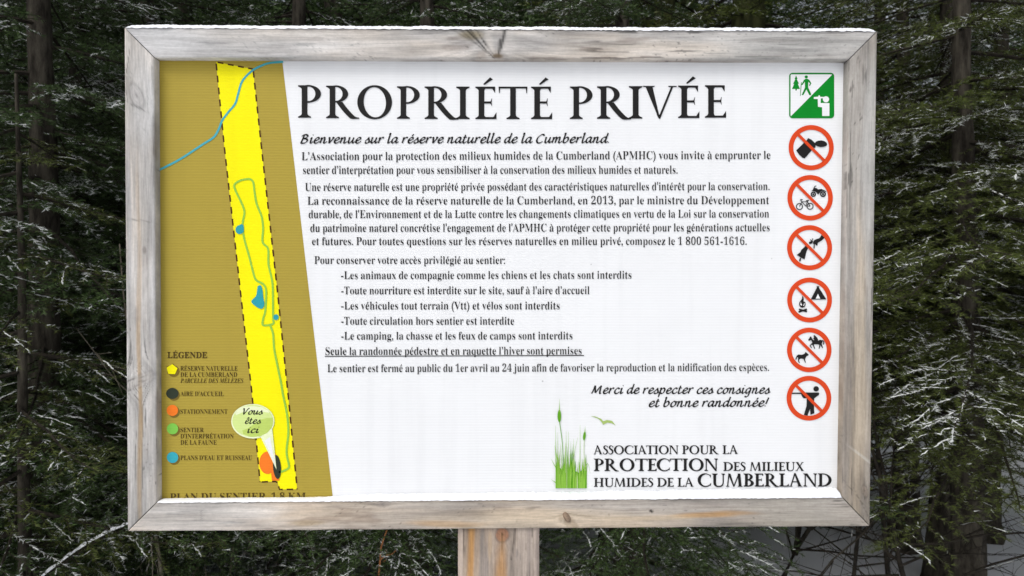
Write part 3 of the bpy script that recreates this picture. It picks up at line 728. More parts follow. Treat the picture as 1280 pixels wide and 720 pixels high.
def cap_bounds(c):
    X = np.concatenate([np.concatenate([a[:, 0], b[:, 0]]) for a, b in CAPS[c].strips]); return X.min(), X.max()
def put_cap(k, ch, x0, x1, ybase, cap, layer=4, dy=0.):
    lo, hi = cap_bounds(ch)
    for j, (A, B) in enumerate(CAPS[ch].strips):
        f = lambda P: [(x0 + (p[0] - lo) / (hi - lo) * (x1 - x0), ybase + dy * (p[0] - lo) - p[1] * cap) for p in P]
        k.strip(f(A), f(B), 'ink', layer + .12 * (j % 6))
for word_, letters_ in (('PROPRIÉTÉ', [('P', 372.5, 401.2), ('R', 407.5, 449), ('O', 446.6, 490), ('P', 496.2, 524.6), ('R', 530.7, 573), ('I', 570.2, 587), ('É', 594.2, 620.6), ('T', 623.2, 659.3), ('É', 663.8, 690.2)]),
                        ('PRIVÉE', [('P', 712.3, 740.6), ('R', 746.2, 789), ('I', 786.2, 803), ('V', 803, 846.4), ('É', 847.6, 874.3), ('E', 881.2, 907.6)])):
    k = Ink()
    for ch, x0, x1 in letters_:
        xm = (x0 + x1) / 2; yb = 148.9 - 2.0 * ((xm - 640) / 268) ** 2
        put_cap(k, ch, x0, x1, yb, 40.6)
    k.build('title_word', 'large black capitals reading ' + word_)
def cap_line(s, x0, y0, x1, y1, cap, name='logo_lettering'):
    x = 0; items = []; pv = ''
    for ch in s:
        if ch == ' ': x += .36; pv = ''; continue
        if pv + ch in ('AT', 'LA', 'RL', 'TI', 'IA', 'CT', 'TE', 'EC'): x -= .05 + .10 * (pv + ch == 'AT')
        pv = ch; lo, hi = cap_bounds(ch); items.append((ch, x, x + hi - lo)); x += hi - lo + .075
    tot = x - .075; k = Ink()
    for ch, a, b in items:
        f = lambda v: x0 + (x1 - x0) * v / tot
        yy = y0 + (y1 - y0) * (a + b) / 2 / tot; w_ = .016 * cap
        put_cap(k, ch, f(a) - w_, f(b) - w_, yy - w_, cap); put_cap(k, ch, f(a) + w_, f(b) + w_, yy + w_ * .4, cap, 5)
    k.build(name, 'black capitals reading ' + s)
cap_line('ASSOCIATION POUR LA', 742, 567.8, 922.7, 567.4, 10.6); cap_line('PROTECTION', 742.5, 588.8, 897.3, 588.6, 15.2)
cap_line('DES MILIEUX', 904.3, 588.6, 1005.3, 588.6, 10.8); cap_line('HUMIDES DE LA', 742.5, 608.5, 867.3, 608.3, 10.8)
cap_line('CUMBERLAND', 872.3, 608.3, 1039.3, 608, 16)

# ------------------------------------------------------------------ lettering: broad-nib handwriting (x-height 1)
HW = {
 'a': (1.02, [[(.80, .86), (.52, 1.0), (.20, .78), (.08, .36), (.22, .04), (.46, .12), (.74, .62), (.82, .96)], [(.82, .98), (.73, .42), (.80, .06), (1.0, .10), (1.14, .28)]]),
 'b': (.98, [[(.0, 1.52), (.16, 1.72), (.13, 1.1), (.10, .3), (.26, .02), (.56, .12), (.78, .50), (.70, .88), (.46, .96), (.14, .62)]]),
 'c': (.86, [[(.76, .80), (.60, .98), (.36, .94), (.12, .56), (.16, .14), (.42, .0), (.72, .14), (.88, .34)]]),
 'd': (1.04, [[(.80, .86), (.52, 1.0), (.20, .78), (.08, .36), (.22, .04), (.46, .12), (.74, .62), (.80, .9)], [(.86, 1.74), (.78, 1.0), (.74, .36), (.82, .06), (1.0, .10), (1.14, .28)]]),
 'e': (.86, [[(.14, .44), (.46, .52), (.72, .74), (.62, .98), (.36, .94), (.12, .56), (.16, .14), (.42, .0), (.72, .14), (.90, .36)]]),
 'g': (1.0, [[(.80, .86), (.52, 1.0), (.20, .78), (.08, .36), (.22, .06), (.46, .14), (.74, .62), (.82, .96)], [(.82, .98), (.72, .2), (.62, -.42), (.36, -.62), (.08, -.50)]]),
 'i': (.52, [[(.02, .78), (.18, 1.0), (.14, .5), (.18, .06), (.36, .06), (.54, .28)], [(.24, 1.40), (.32, 1.48)]]),
 'l': (.52, [[(.02, 1.50), (.20, 1.74), (.15, 1.0), (.14, .3), (.20, .04), (.38, .06), (.56, .28)]]),
 'm': (1.58, [[(.02, .80), (.16, .98), (.14, .5), (.10, .0)], [(.12, .45), (.36, .90), (.58, .98), (.62, .6), (.56, .0)], [(.60, .45), (.84, .90), (1.08, .98), (1.12, .6), (1.10, .12), (1.26, .02), (1.46, .16), (1.56, .32)]]),
 'n': (1.10, [[(.02, .80), (.16, .98), (.14, .5), (.10, .0)], [(.12, .45), (.38, .90), (.60, .98), (.66, .6), (.64, .12), (.80, .02), (1.0, .16), (1.10, .32)]]),
 'o': (.92, [[(.60, .96), (.36, .94), (.10, .56), (.14, .12), (.42, .0), (.70, .28), (.76, .70), (.60, .96), (.72, .86), (.98, .92)]]),
 'p': (1.0, [[(.0, .84), (.16, 1.0), (.12, .3), (.04, -.62)], [(.14, .5), (.36, .90), (.60, .98), (.80, .74), (.74, .26), (.48, .0), (.20, .12)]]),
 'r': (.78, [[(.02, .80), (.16, .98), (.14, .5), (.10, .0)], [(.12, .45), (.34, .86), (.56, 1.0), (.74, .90)]]),
 's': (.78, [[(.0, .30), (.30, .70), (.50, 1.02), (.46, .80), (.62, .42), (.52, .08), (.26, .0), (.04, .14)], [(.56, .08), (.78, .20), (.86, .32)]]),
 't': (.66, [[(.26, 1.42), (.18, .7), (.16, .2), (.28, .0), (.50, .08), (.68, .30)], [(.0, .98), (.52, 1.02)]]),
 'u': (1.06, [[(.02, .80), (.16, 1.0), (.12, .4), (.20, .04), (.44, .10), (.72, .60), (.80, .98)], [(.80, 1.0), (.72, .4), (.80, .06), (.96, .08), (1.10, .28)]]),
 'v': (.86, [[(.0, .84), (.16, 1.0), (.24, .5), (.32, .04), (.54, .40), (.74, .86), (.66, 1.0), (.92, .90)]]),
 'B': (1.34, [[(.36, 1.50), (.28, .8), (.14, .0)], [(.0, 1.20), (.20, 1.42), (.62, 1.52), (.92, 1.28), (.72, .94), (.42, .82), (.82, .76), (1.04, .46), (.78, .08), (.36, .0), (.06, .10)]]),
 'C': (1.20, [[(1.02, 1.24), (.92, 1.46), (.60, 1.44), (.22, 1.04), (.08, .50), (.28, .06), (.66, .0), (1.04, .26)]]),
 'M': (1.72, [[(.28, 1.46), (.20, .7), (.02, .0)], [(.28, 1.46), (.44, .8), (.62, .12)], [(.62, .12), (.96, .9), (1.30, 1.46)], [(1.30, 1.46), (1.28, .7), (1.34, .08), (1.58, .10)]]),
 'V': (1.24, [[(.0, 1.30), (.20, 1.48), (.34, .8), (.44, .02), (.76, .66), (1.10, 1.46), (1.26, 1.40)]]),
 '.': (.40, [[(.08, .04), (.17, .12)]]), '!': (.5, [[(.34, 1.60), (.22, .9), (.16, .44)], [(.08, .04), (.17, .12)]]), ' ': (.44, []),
}
for a_c, b_c, acc in (('é', 'e', [[(.46, 1.26), (.66, 1.56)]]), ('ê', 'e', [[(.24, 1.26), (.50, 1.54), (.66, 1.26)]])):
    HW[a_c] = (HW[b_c][0], HW[b_c][1] + acc)
def hand_line(s, x0, y0, x1, y1, xh, nib=.20, layer=10, name='script_line'):
    out = []; x = 0
    for ch in s:
        adv, st = HW[ch]
        for P in st:
            P = spline(np.array(P), 5) if len(P) > 2 else np.array(P, float)
            P = P + [x, 0]; P[:, 0] += P[:, 1] * .24
            d = np.gradient(P, axis=0); d /= np.linalg.norm(d, axis=1)[:, None] + 1e-9
            nr = np.stack([-d[:, 1], d[:, 0]], 1); nb = np.array([math.cos(rad(38)), math.sin(rad(38))])
            w = .055 + nib / 2 * np.abs(nr @ nb)
            if len(P) == 2: w = w * 0 + .09
            out.append((P + nr * w[:, None], P - nr * w[:, None]))
        x += adv + .10
    lo = min(min(a[:, 0].min(), b[:, 0].min()) for a, b in out); hi = max(max(a[:, 0].max(), b[:, 0].max()) for a, b in out)
    k = Ink()
    for j, (A, B) in enumerate(out):
        f = lambda P: [(x0 + (p[0] - lo) / (hi - lo) * (x1 - x0), y0 + (y1 - y0) * (p[0] - lo) / (hi - lo) - p[1] * xh) for p in P]
        k.strip(f(A), f(B), 'ink', layer + .1 * (j % 5))
    k.build(name, 'handwritten style black line reading ' + s)
hand_line('Bienvenue sur la réserve naturelle de la Cumberland.', 375, 179, 761.3, 178.4, 7.1, layer=4)
hand_line('Merci de respecter ces consignes', 738.8, 492, 963.3, 491.8, 6.9, layer=4)
hand_line('et bonne randonnée!', 810.8, 508.5, 961.8, 508, 6.9, layer=4)
hand_line('Vous', 303.5, 517.9, 329, 517.9, 4.9); hand_line('êtes', 306, 529.5, 326.6, 529.5, 4.9); hand_line('ici', 309, 541, 324.2, 541, 4.9)

# ------------------------------------------------------------------ pictograms
def zc(ox, oy, s):
    return lambda P: [(ox + x / s, oy + y / s) for x, y in P]
def prohibition(cx, cy, R, draw, label):
    k = Ink(); draw(k)
    n = 64; ri = R - 5.9
    A = [(cx + R * math.cos(2 * math.pi * i / n), cy + R * math.sin(2 * math.pi * i / n)) for i in range(n)]
    B = [(cx + ri * math.cos(2 * math.pi * i / n), cy + ri * math.sin(2 * math.pi * i / n)) for i in range(n)]
    k.strip(A, B, 'red', 4, True)
    d = (ri + .6) * .7071; k.line([(cx - d - .3, cy - d - .3), (cx + d - .3, cy + d - .3)], 3.7, 'red', 7)
    k.build('prohibition_symbol', label)
def d_litter(k):
    z = zc(980, 150, 10.286)
    k.poly(z([(310, 232), (352, 252), (395, 292), (408, 330), (402, 358), (385, 358), (268, 492), (235, 482), (192, 442), (158, 390), (250, 300), (262, 278), (290, 262)]), 'ink', 5)
    k.poly(z([(396, 300), (412, 278), (440, 266), (480, 262), (520, 272), (548, 292), (556, 312), (548, 330), (515, 344), (470, 348), (430, 338), (400, 322)]), 'ink', 5.4)
prohibition(1014, 184.5, 28.2, d_litter, 'red barred circle over a tipped waste bin')
def ringk(k, z, cx, cy, R, r, layer):
    n = 28; k.strip(z([(cx + R * math.cos(2 * math.pi * i / n), cy + R * math.sin(2 * math.pi * i / n)) for i in range(n)]),
                    z([(cx + r * math.cos(2 * math.pi * i / n), cy + r * math.sin(2 * math.pi * i / n)) for i in range(n)]), 'ink', layer, True)
def d_quad(k):
    z = zc(980, 215, 11.07); s = 11.07
    for cx, cy, R in ((406, 308, 37), (540, 306, 41)):
        ringk(k, z, cx, cy, R, R * .56, 4); ringk(k, z, cx, cy, R * .36, 2, 4)
    k.poly(z([(372, 268), (398, 248), (412, 215), (425, 192), (448, 188), (450, 196), (432, 200), (425, 220), (448, 222), (475, 240), (515, 234), (545, 244), (586, 268), (582, 276), (540, 258), (510, 268), (490, 296), (470, 312), (455, 290), (430, 268), (400, 262)]), 'ink', 5)
    for cx, cy in ((214, 478), (361, 474)): ringk(k, z, cx, cy, 48, 36, 4)
    L = lambda P, w: k.line(z(P), w / s, 'ink', 5)
    L([(214, 478), (248, 412), (325, 410), (361, 474)], 11); L([(248, 412), (300, 470), (361, 474)], 9); L([(325, 410), (300, 470)], 9); L([(214, 478), (240, 430)], 9)
    L([(240, 412), (236, 386)], 10); L([(222, 386), (258, 380)], 12); L([(306, 396), (344, 394)], 14); L([(330, 396), (326, 412)], 9)
prohibition(1012.7, 247.2, 28.4, d_quad, 'red barred circle over a bicycle and a quad bike')
def d_pick(k):
    z = zc(980, 278, 11.07)
    k.poly(z([(520, 172), (562, 214), (520, 252), (468, 282), (462, 322), (440, 316), (432, 300), (424, 304), (426, 340), (422, 362), (408, 360), (412, 300), (400, 290), (412, 250), (450, 232), (490, 218)]), 'ink', 5)
    k.poly(z([(406, 222), (396, 250), (402, 270), (384, 294), (356, 300), (344, 284), (350, 268), (376, 262), (360, 240), (368, 234), (388, 252), (394, 222)]), 'ink', 5.3)
    k.poly(z([(300, 325), (335, 355), (312, 400), (302, 440), (285, 512), (236, 488), (176, 450), (225, 415), (240, 380)]), 'ink', 5)
    k.poly(z([(228, 486), (238, 492), (230, 536), (212, 540), (208, 520)]), 'ink', 5.3)
prohibition(1012, 309.6, 28.1, d_pick, 'red barred circle over a hand picking a flower')
def d_camp(k):
    z = zc(980, 343, 11.07)
    k.poly(z([(458, 176), (450, 164), (462, 160), (470, 170), (480, 160), (490, 166), (482, 180), (575, 328), (585, 336), (582, 346), (372, 348), (376, 336)]), 'ink', 5)
    k.poly(z([(470, 268), (502, 336), (438, 336)]), 'white', 5.5)
    k.poly(z([(252, 298), (266, 310), (274, 340), (270, 372), (296, 384), (300, 420), (284, 452), (256, 462), (226, 452), (208, 420), (212, 388), (234, 360), (250, 335)]), 'ink', 5)
    k.poly(z([(232, 380), (242, 408), (250, 420), (244, 436), (226, 420)]), 'white', 5.5); k.poly(z([(280, 392), (286, 412), (272, 440), (266, 430), (276, 410)]), 'white', 5.5)
    k.line(z([(208, 484), (318, 514)]), 24 / 11.07, 'ink', 5); k.line(z([(318, 482), (202, 520)]), 24 / 11.07, 'ink', 5.4)
prohibition(1012, 375, 28.0, d_camp, 'red barred circle over a camp fire and a tent')
def d_animals(k):
    z = zc(980, 404, 11.07)
    k.poly(z([(362, 186), (374, 182), (384, 200), (402, 232), (440, 236), (470, 242), (500, 228), (525, 234), (536, 250), (522, 285), (534, 320), (540, 342), (530, 346), (516, 322), (504, 300), (500, 330), (488, 356), (480, 350), (490, 300), (470, 292), (420, 292), (412, 300), (432, 350), (422, 358), (400, 310), (386, 296), (368, 310), (388, 340), (380, 348), (354, 312), (372, 290), (392, 270), (376, 232), (344, 244), (334, 232), (352, 206)]), 'ink', 5)
    k.poly(z([(408, 172), (424, 164), (434, 174), (456, 196), (472, 224), (470, 244), (440, 244), (426, 240), (412, 222), (404, 214), (416, 196)]), 'ink', 5.4)
    k.line(z([(530, 238), (552, 252), (548, 290), (538, 292)]), 1.3, 'ink', 5.8)
    k.poly(z([(298, 398), (312, 408), (324, 418), (342, 434), (334, 450), (316, 452), (298, 480), (290, 500), (304, 542), (292, 548), (270, 494), (236, 488), (212, 500), (206, 520), (220, 544), (208, 550), (194, 524), (196, 486), (188, 466), (168, 504), (156, 502), (176, 452), (200, 434), (250, 438), (284, 424)]), 'ink', 5)
prohibition(1011.6, 437.4, 27.8, d_animals, 'red barred circle over a dog and a horse rider')
def d_hunt(k):
    z = zc(980, 466, 11.07)
    k.ell(980 + 445 / 11.07, 466 + 222 / 11.07, 38 / 11.07, 36 / 11.07, 'ink', 5)
    k.line(z([(108, 284), (300, 284)]), 18 / 11.07, 'ink', 5)
    k.poly(z([(232, 284), (310, 272), (480, 274), (490, 290), (482, 306), (420, 352), (412, 420), (420, 560), (366, 580), (360, 500), (324, 594), (276, 582), (312, 460), (316, 350), (274, 354), (252, 330)]), 'ink', 5.4)
prohibition(1011.2, 497.8, 27.9, d_hunt, 'red barred circle over a standing rifleman')
# green hiking and lookout square
k = Ink(); z = zc(975, 85, 11.07)
def rrect(x0, y0, x1, y1, r, n=6):
    P = []
    for cx, cy, a0 in ((x1 - r, y0 + r, -90), (x1 - r, y1 - r, 0), (x0 + r, y1 - r, 90), (x0 + r, y0 + r, 180)):
        for i in range(n + 1): a = rad(a0 + 90 * i / n); P.append((cx + r * math.cos(a), cy + r * math.sin(a)))
    return P
k.poly(rrect(986.5, 91, 1042.8, 147.8, 4.2), 'sign_green', 3)
k.poly(z([(155, 88), (705, 88), (722, 92), (150, 668), (146, 650), (146, 100)]), 'white', 4)
k.poly(z([(223, 104), (244, 152), (232, 154), (262, 216), (248, 218), (276, 290), (234, 290), (230, 312), (214, 312), (212, 290), (166, 290), (196, 220), (182, 218), (212, 154), (202, 152)]), 'sign_green', 5)
k.ell(975 + 364 / 11.07, 85 + 123 / 11.07, 23 / 11.07, 20 / 11.07, 'sign_green', 5)
k.poly(z([(352, 148), (382, 148), (410, 170), (434, 212), (414, 248), (400, 242), (416, 214), (392, 190), (390, 270), (434, 364), (422, 378), (404, 374), (366, 296), (322, 376), (300, 372), (346, 270), (344, 190), (310, 236), (294, 232), (330, 168)]), 'sign_green', 5.4)
k.line(z([(298, 196), (292, 240), (282, 384)]), .8, 'sign_green', 5.8)
k.ell(975 + 636 / 11.07, 85 + 433 / 11.07, 43 / 11.07, 42 / 11.07, 'white', 5)
k.poly(z([(468, 402), (530, 396), (534, 378), (550, 378), (556, 398), (606, 400), (606, 420), (566, 420), (562, 484), (684, 486), (684, 664), (584, 664), (582, 544), (526, 536), (522, 430), (468, 428)]), 'white', 5.4)
k.build('trail_symbol', 'green and white square with hiker, fir tree and lookout figure')

# grass logo and bird
rng = random.Random(12)
k = Ink(); z = zc(685, 495, 6.0)
k.poly(z([(58, 560), (90, 540), (150, 590), (200, 560), (230, 575), (270, 545), (285, 560), (288, 692), (58, 692)]), 'blade_a', 3)
for i in range(70):
    x0 = rng.uniform(60, 286); hgt = rng.uniform(90, 300) * (1.2 if x0 < 190 else 1.0); lean = rng.uniform(-14, 22)
    mk = rng.choice(['blade_a', 'blade_a', 'blade_b', 'blade_b', 'blade_c'])
    k.line(z([(x0, 692), (x0 + lean * .3, 692 - hgt * .5), (x0 + lean, 692 - hgt)]), rng.uniform(1.2, 2.3), mk, 4 + .06 * i, 4, taper=lambda t: max(.06, 1 - t ** 1.4))
for x0, x1, h in ((60, 56, 470), (72, 74, 420), (135, 136, 430), (150, 154, 425), (240, 241, 475), (190, 192, 370), (165, 222, 380), (275, 283, 250)):
    k.line(z([(x0, 692), ((x0 * 2 + x1) / 3, 692 - h * .5), (x1, 692 - h)]), 1.2, 'blade_b', 8.6, 4, taper=lambda t: max(.1, 1 - t * .85))
k.line(z([(115, 560), (108, 360), (86, 190)]), .8, 'blade_a', 8.8, 4); k.line(z([(280, 560), (270, 420), (272, 330)]), .7, 'blade_c', 8.8, 4)
k.ell(685 + 85 / 6, 495 + 150 / 6, 13.5 / 6, 46 / 6, 'blade_a', 9); k.line(z([(85, 120), (86, 20)]), 1.1, 'blade_b', 9.3, 3, taper=lambda t: max(.1, 1 - t))
k.ell(685 + 273 / 6, 495 + 300 / 6, 10 / 6, 33 / 6, 'blade_a', 9, .12); k.line(z([(276, 275), (280, 225)]), .9, 'blade_b', 9.3, 3, taper=lambda t: max(.1, 1 - t))
for P in ([(60, 540), (22, 470)], [(70, 480), (50, 370)], [(58, 650), (22, 625)], [(270, 560), (298, 505), (316, 580)]):
    k.line(z(P), 1.1, 'blade_b', 9.4, 3, taper=lambda t: max(.1, 1 - t * .9))
k.build('grass_emblem', 'green printed reeds and grass with two seed heads')
k = Ink(); k.poly(z([(318, 150), (355, 154), (400, 172), (414, 190), (440, 180), (480, 186), (508, 222), (478, 204), (446, 200), (412, 216), (405, 200), (380, 172), (350, 160)]), 'bird', 4)
k.build('bird_emblem', 'small pale green printed bird in flight')

# ------------------------------------------------------------------ snow lying on the frame
def snow_heap(name, P0, P1, depth0, depth1, h, seed, label, nu=520, nv=14, endr=.012, hs_=((0, 1), (1, 1)), skirt=.0018):
    P0, P1 = np.array(P0), np.array(P1); Ls = np.linalg.norm(P1 - P0)
    us = np.linspace(0, 1, nu); vs = np.linspace(0, 1, nv)
    U, Vv = np.meshgrid(us, vs)
    um = U * Ls
    prof = np.clip(1 - np.abs(2 * Vv - 1) ** 3.2, 0, 1) ** .55
    endf = np.clip(np.minimum(um, Ls - um) / endr, 0, 1) ** .5
    hh = h * np.interp(U, hs_[0], hs_[1]) * (.72 + .45 * fbm(um * 22, Vv * 2, seed) + .22 * (noise(um * 150, Vv * 5, seed + 3) - .5) + .16 * (noise(um * 420, Vv * 9, seed + 4) - .5) * 2)
    Z = hh * prof * endf
    y = depth0 + (depth1 - depth0) * Vv + .0014 * (fbm(um * 60, Vv * 0, seed + 5) - .5) * 2 * (Vv < .3)
    X = P0[None, None, :] + U[..., None] * (P1 - P0)
    V = np.stack([X[..., 0], y, X[..., 2] + Z - np.where(Vv < .01, skirt + skirt * .5 * (noise(um * 300, 0 * um, seed + 8) - .5) * 2, .0006 * (prof < .02))], -1)
    V[..., 1] -= np.where(Vv < .01, .0006, 0)
    i = (np.arange(nv - 1)[:, None] * nu + np.arange(nu - 1)[None]).ravel()
    Q = np.stack([i, i + 1, i + 1 + nu, i + nu], 1)
    o = link(name, mesh(name, V.reshape(-1, 3), quads=Q, mats=[M['snow']], smooth=True))
    tag(o, label, 'snow', kind='stuff')
snow_heap('frame_snow', TL + [.003, 0, .0004], TR + [-.003, 0, .0004], -.001, .044, .0070, 5, 'thin ragged layer of fresh snow along the top of the sign frame')
snow_heap('frame_snow', bl + [.0005, 0, .0004], br + [-.0005, 0, .0004], -.0008, .0178, .0125, 9, 'ridge of snow lying on the lower rail against the printed panel', nv=12, endr=.006, hs_=((0, .22, .32, .6, 1), (.14, .20, .60, .75, 1.0)), skirt=.0009)

# ------------------------------------------------------------------ conifers
class Geo:
    def __init__(s): s.V = []; s.T = []; s.Q = []; s.tm = []; s.qm = []; s.n = 0
    def add(s, V, T=None, Q=None, m=0):
        V = np.asarray(V, float).reshape(-1, 3)
        if T is not None and len(T): s.T.append(np.asarray(T) + s.n); s.tm.append(np.full(len(T), m))
        if Q is not None and len(Q): s.Q.append(np.asarray(Q) + s.n); s.qm.append(np.full(len(Q), m))
        s.V.append(V); s.n += len(V)
    def mesh(s, name, mats, smooth=False):
        cat = lambda a, w: np.vstack(a) if a else None
        return mesh(name, np.vstack(s.V), tris=cat(s.T, 3), quads=cat(s.Q, 4), mats=mats,
                    tmat=np.concatenate(s.tm) if s.tm else None, qmat=np.concatenate(s.qm) if s.qm else None, smooth=smooth)
def norm(v): return v / (np.linalg.norm(v, axis=-1, keepdims=True) + 1e-9)
def tube(G, P, r0, r1, k=4, m=0, pw=1.):
    P = np.asarray(P, float); n = len(P); d = norm(np.gradient(P, axis=0))
    ref = np.where(np.abs(d[:, 2:3]) > .9, [[1., 0, 0]], [[0, 0, 1.]])
    a = norm(np.cross(d, ref)); b = np.cross(d, a); t = np.linspace(0, 1, n)[:, None] ** pw
    r = r0 + (r1 - r0) * t
    ang = np.arange(k) / k * 2 * math.pi
    V = P[:, None] + r[:, None] * (np.cos(ang)[None, :, None] * a[:, None] + np.sin(ang)[None, :, None] * b[:, None])
    i = np.arange(n - 1)[:, None] * k; j = np.arange(k)[None]; j2 = (j + 1) % k
    Q = np.stack([i + j, i + j2, i + k + j2, i + k + j], -1).reshape(-1, 4)
    G.add(V.reshape(-1, 3), Q=Q, m=m)
def needles(G, P, rs, dens, ln, wd, m, snow=0., msnow=2):
    P = np.asarray(P, float); seg = np.linalg.norm(np.diff(P, axis=0), axis=1); L = np.concatenate([[0], np.cumsum(seg)])
    n = max(3, int(L[-1] * dens)); s = np.sort(rs.uniform(0, L[-1], n))
    p = np.stack([np.interp(s, L, P[:, c]) for c in range(3)], 1)
    d = norm(np.stack([np.interp(s + .004, L, P[:, c]) for c in range(3)], 1) - np.stack([np.interp(s - .004, L, P[:, c]) for c in range(3)], 1) + 1e-7)
    up = np.array([0, 0, 1.]); sd = norm(np.cross(d, up)); u2 = np.cross(sd, d)
    a = rs.choice([0., math.pi], n) + rs.normal(0, .55, n) + .12
    lat = np.cos(a)[:, None] * sd + np.sin(np.abs(a) if False else a)[:, None] * u2 * .9 + u2 * .18
    f = rs.uniform(.35, .8, n)[:, None]
    nd = norm(lat * (1 - f * .5) + d * f)
    l = (ln * rs.uniform(.7, 1.2, n))[:, None]
    w = norm(np.cross(nd, rs.normal(size=(n, 3)))) * wd / 2
    V = np.stack([p - w, p + w, p + nd * l + w * .25], 1)
    T = np.arange(n * 3).reshape(n, 3)
    isn = rs.uniform(size=n) < (.42 if rs.uniform() < snow else .012)
    if (~isn).any(): G.add(V[~isn].reshape(-1, 3), T=np.arange((~isn).sum() * 3).reshape(-1, 3), m=m)
    if isn.any():
        Vs = V[isn] + [0, 0, .0012]; k = isn.sum()
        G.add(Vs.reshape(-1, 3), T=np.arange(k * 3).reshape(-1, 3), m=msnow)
def snow_ridge(G, P, rs, w, m=2):
    P = np.asarray(P, float)
    if len(P) > 3:
        Ls = np.linalg.norm(np.diff(P, axis=0), axis=1).sum(); P = np.stack([np.interp(np.linspace(0, 1, max(5, int(Ls / .007))), np.linspace(0, 1, len(P)), P[:, c]) for c in range(3)], 1)
    n = len(P); d = norm(np.gradient(P, axis=0)); sd = norm(np.cross(d, [0, 0, 1.]))
    P = P + rs.normal(0, w * .5, (n, 3)) * [1, 1, .3]
    mk = np.interp(np.arange(n), np.arange(0, n + 4, 3), rs.uniform(size=len(np.arange(0, n + 4, 3))))
    wv = (w * rs.uniform(.3, 1.3, n) * np.clip((mk - .30) / .25, 0, 1))[:, None]; wv[0] *= .3; wv[-1] *= .3
    V = np.stack([P - sd * wv, P + [0, 0, 1.] * wv * .9 + sd * wv * .1, P + sd * wv], 1) + [0, 0, .001]
    i = np.arange(n - 1)[:, None] * 3
    Q = np.concatenate([np.stack([i + 0, i + 3, i + 4, i + 1], -1), np.stack([i + 1, i + 4, i + 5, i + 2], -1)]).reshape(-1, 4)
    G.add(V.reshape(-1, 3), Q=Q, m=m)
def bough(G, base, az, L, rs, q, slope=-.15, snow=.3, dead=False, heavy=0.):
    """q: detail 2 near, 1 middle, 0 far"""
    snow = snow * rs.choice([.2, .5, 1.9])
    ax = np.array([math.cos(az), math.sin(az), 0]); n = 9
    t = np.linspace(0, 1, n)
    z = slope * t + (-.22 * t ** 2 + .16 * t ** 3.5) * 1.0
    side = np.array([-ax[1], ax[0], 0]); bend = rs.normal(0, .10)
    P = base + L * (t[:, None] * ax + z[:, None] * [0, 0, 1.] + bend * (t ** 2)[:, None] * side)
    P += rs.normal(0, .008 * L, (n, 3)) * t[:, None]
    tube(G, P, .004 + .007 * L, .0015, 4 if q else 3, m=1)
    step = (.035, .05, .085)[2 - q] if not dead else .09
    ln, wd, dens = ((.018, .0027, 420), (.027, .0050, 170), (.050, .0120, 60))[2 - q]
    s = .04 * L + .03; k = 0
    Lseg = np.linspace(0, L, n)
    while s < L * .98:
        b = np.array([np.interp(s, Lseg, P[:, c]) for c in range(3)]); u = s / L
        sg = 1 if k % 2 else -1
        l2 = L * (.42 * (1 - u) ** .75 + .07) * rs.uniform(.65, 1.15)
        if u < .25: l2 *= .6 + 1.6 * u
        ang = rad(rs.uniform(42, 62)); dr = norm(ax * math.cos(ang) + side * sg * math.sin(ang) + np.array([0, 0, rs.uniform(-.32, .10)]))
        m2 = 5; t2 = np.linspace(0, 1, m2)
        P2 = b + l2 * (t2[:, None] * dr + (-.20 * t2 ** 2)[:, None] * [0, 0, 1.] + .16 * (t2 ** 2)[:, None] * ax)
        P2[1:] += rs.normal(0, .02 * l2, (m2 - 1, 3))
        if q: tube(G, P2, .0022, .0009, 3, m=1)
        if dead:
            for _ in range(2):
                i = rs.integers(1, m2 - 1); d3 = norm(dr + rs.normal(0, .6, 3)); tube(G, [P2[i], P2[i] + d3 * l2 * .3], .0013, .0006, 3, m=1)
            if rs.uniform() < snow * .6: snow_ridge(G, P2 + [0, 0, .001], rs, .0022)
        else:
            needles(G, P2, rs, dens, ln, wd, 0, snow=snow * .5)
            if rs.uniform() < snow * .55: snow_ridge(G, spline(P2, 3), rs, (.0026, .0036, .006)[2 - q] * (1 + heavy))
            nt3 = int(l2 / (.05 if q == 2 else .075))
            for j in range(nt3):
                uu = (j + .8) / (nt3 + .8); b3 = np.array([np.interp(uu, t2, P2[:, c]) for c in range(3)])
                sg3 = 1 if j % 2 else -1; sd3 = norm(np.cross(dr, [0, 0, 1.])); l3 = l2 * (.36 * (1 - uu) + .10) * rs.uniform(.7, 1.2)
                d3 = norm(dr * .7 + sd3 * sg3 * .75 + np.array([0, 0, rs.uniform(-.35, .05)]))
                P3 = b3 + np.linspace(0, 1, 3)[:, None] * d3 * l3
                if q == 2: tube(G, P3, .0012, .0007, 3, m=1)
                needles(G, P3, rs, dens, ln, wd, 0, snow=snow * .5)
                if rs.uniform() < snow * .5: snow_ridge(G, spline(P3, 2), rs, (.0022, .0032, .005)[2 - q] * (1 + heavy))
        s += step * rs.uniform(.7, 1.3); k += 1
    if not dead:
        needles(G, P[2:], rs, dens, ln, wd, 0, snow=snow * .5)
        if rs.uniform() < snow + heavy: snow_ridge(G, spline(P[3:], 3) + [0, 0, .002], rs, (.0030, .0045, .007)[2 - q] * (1 + heavy))
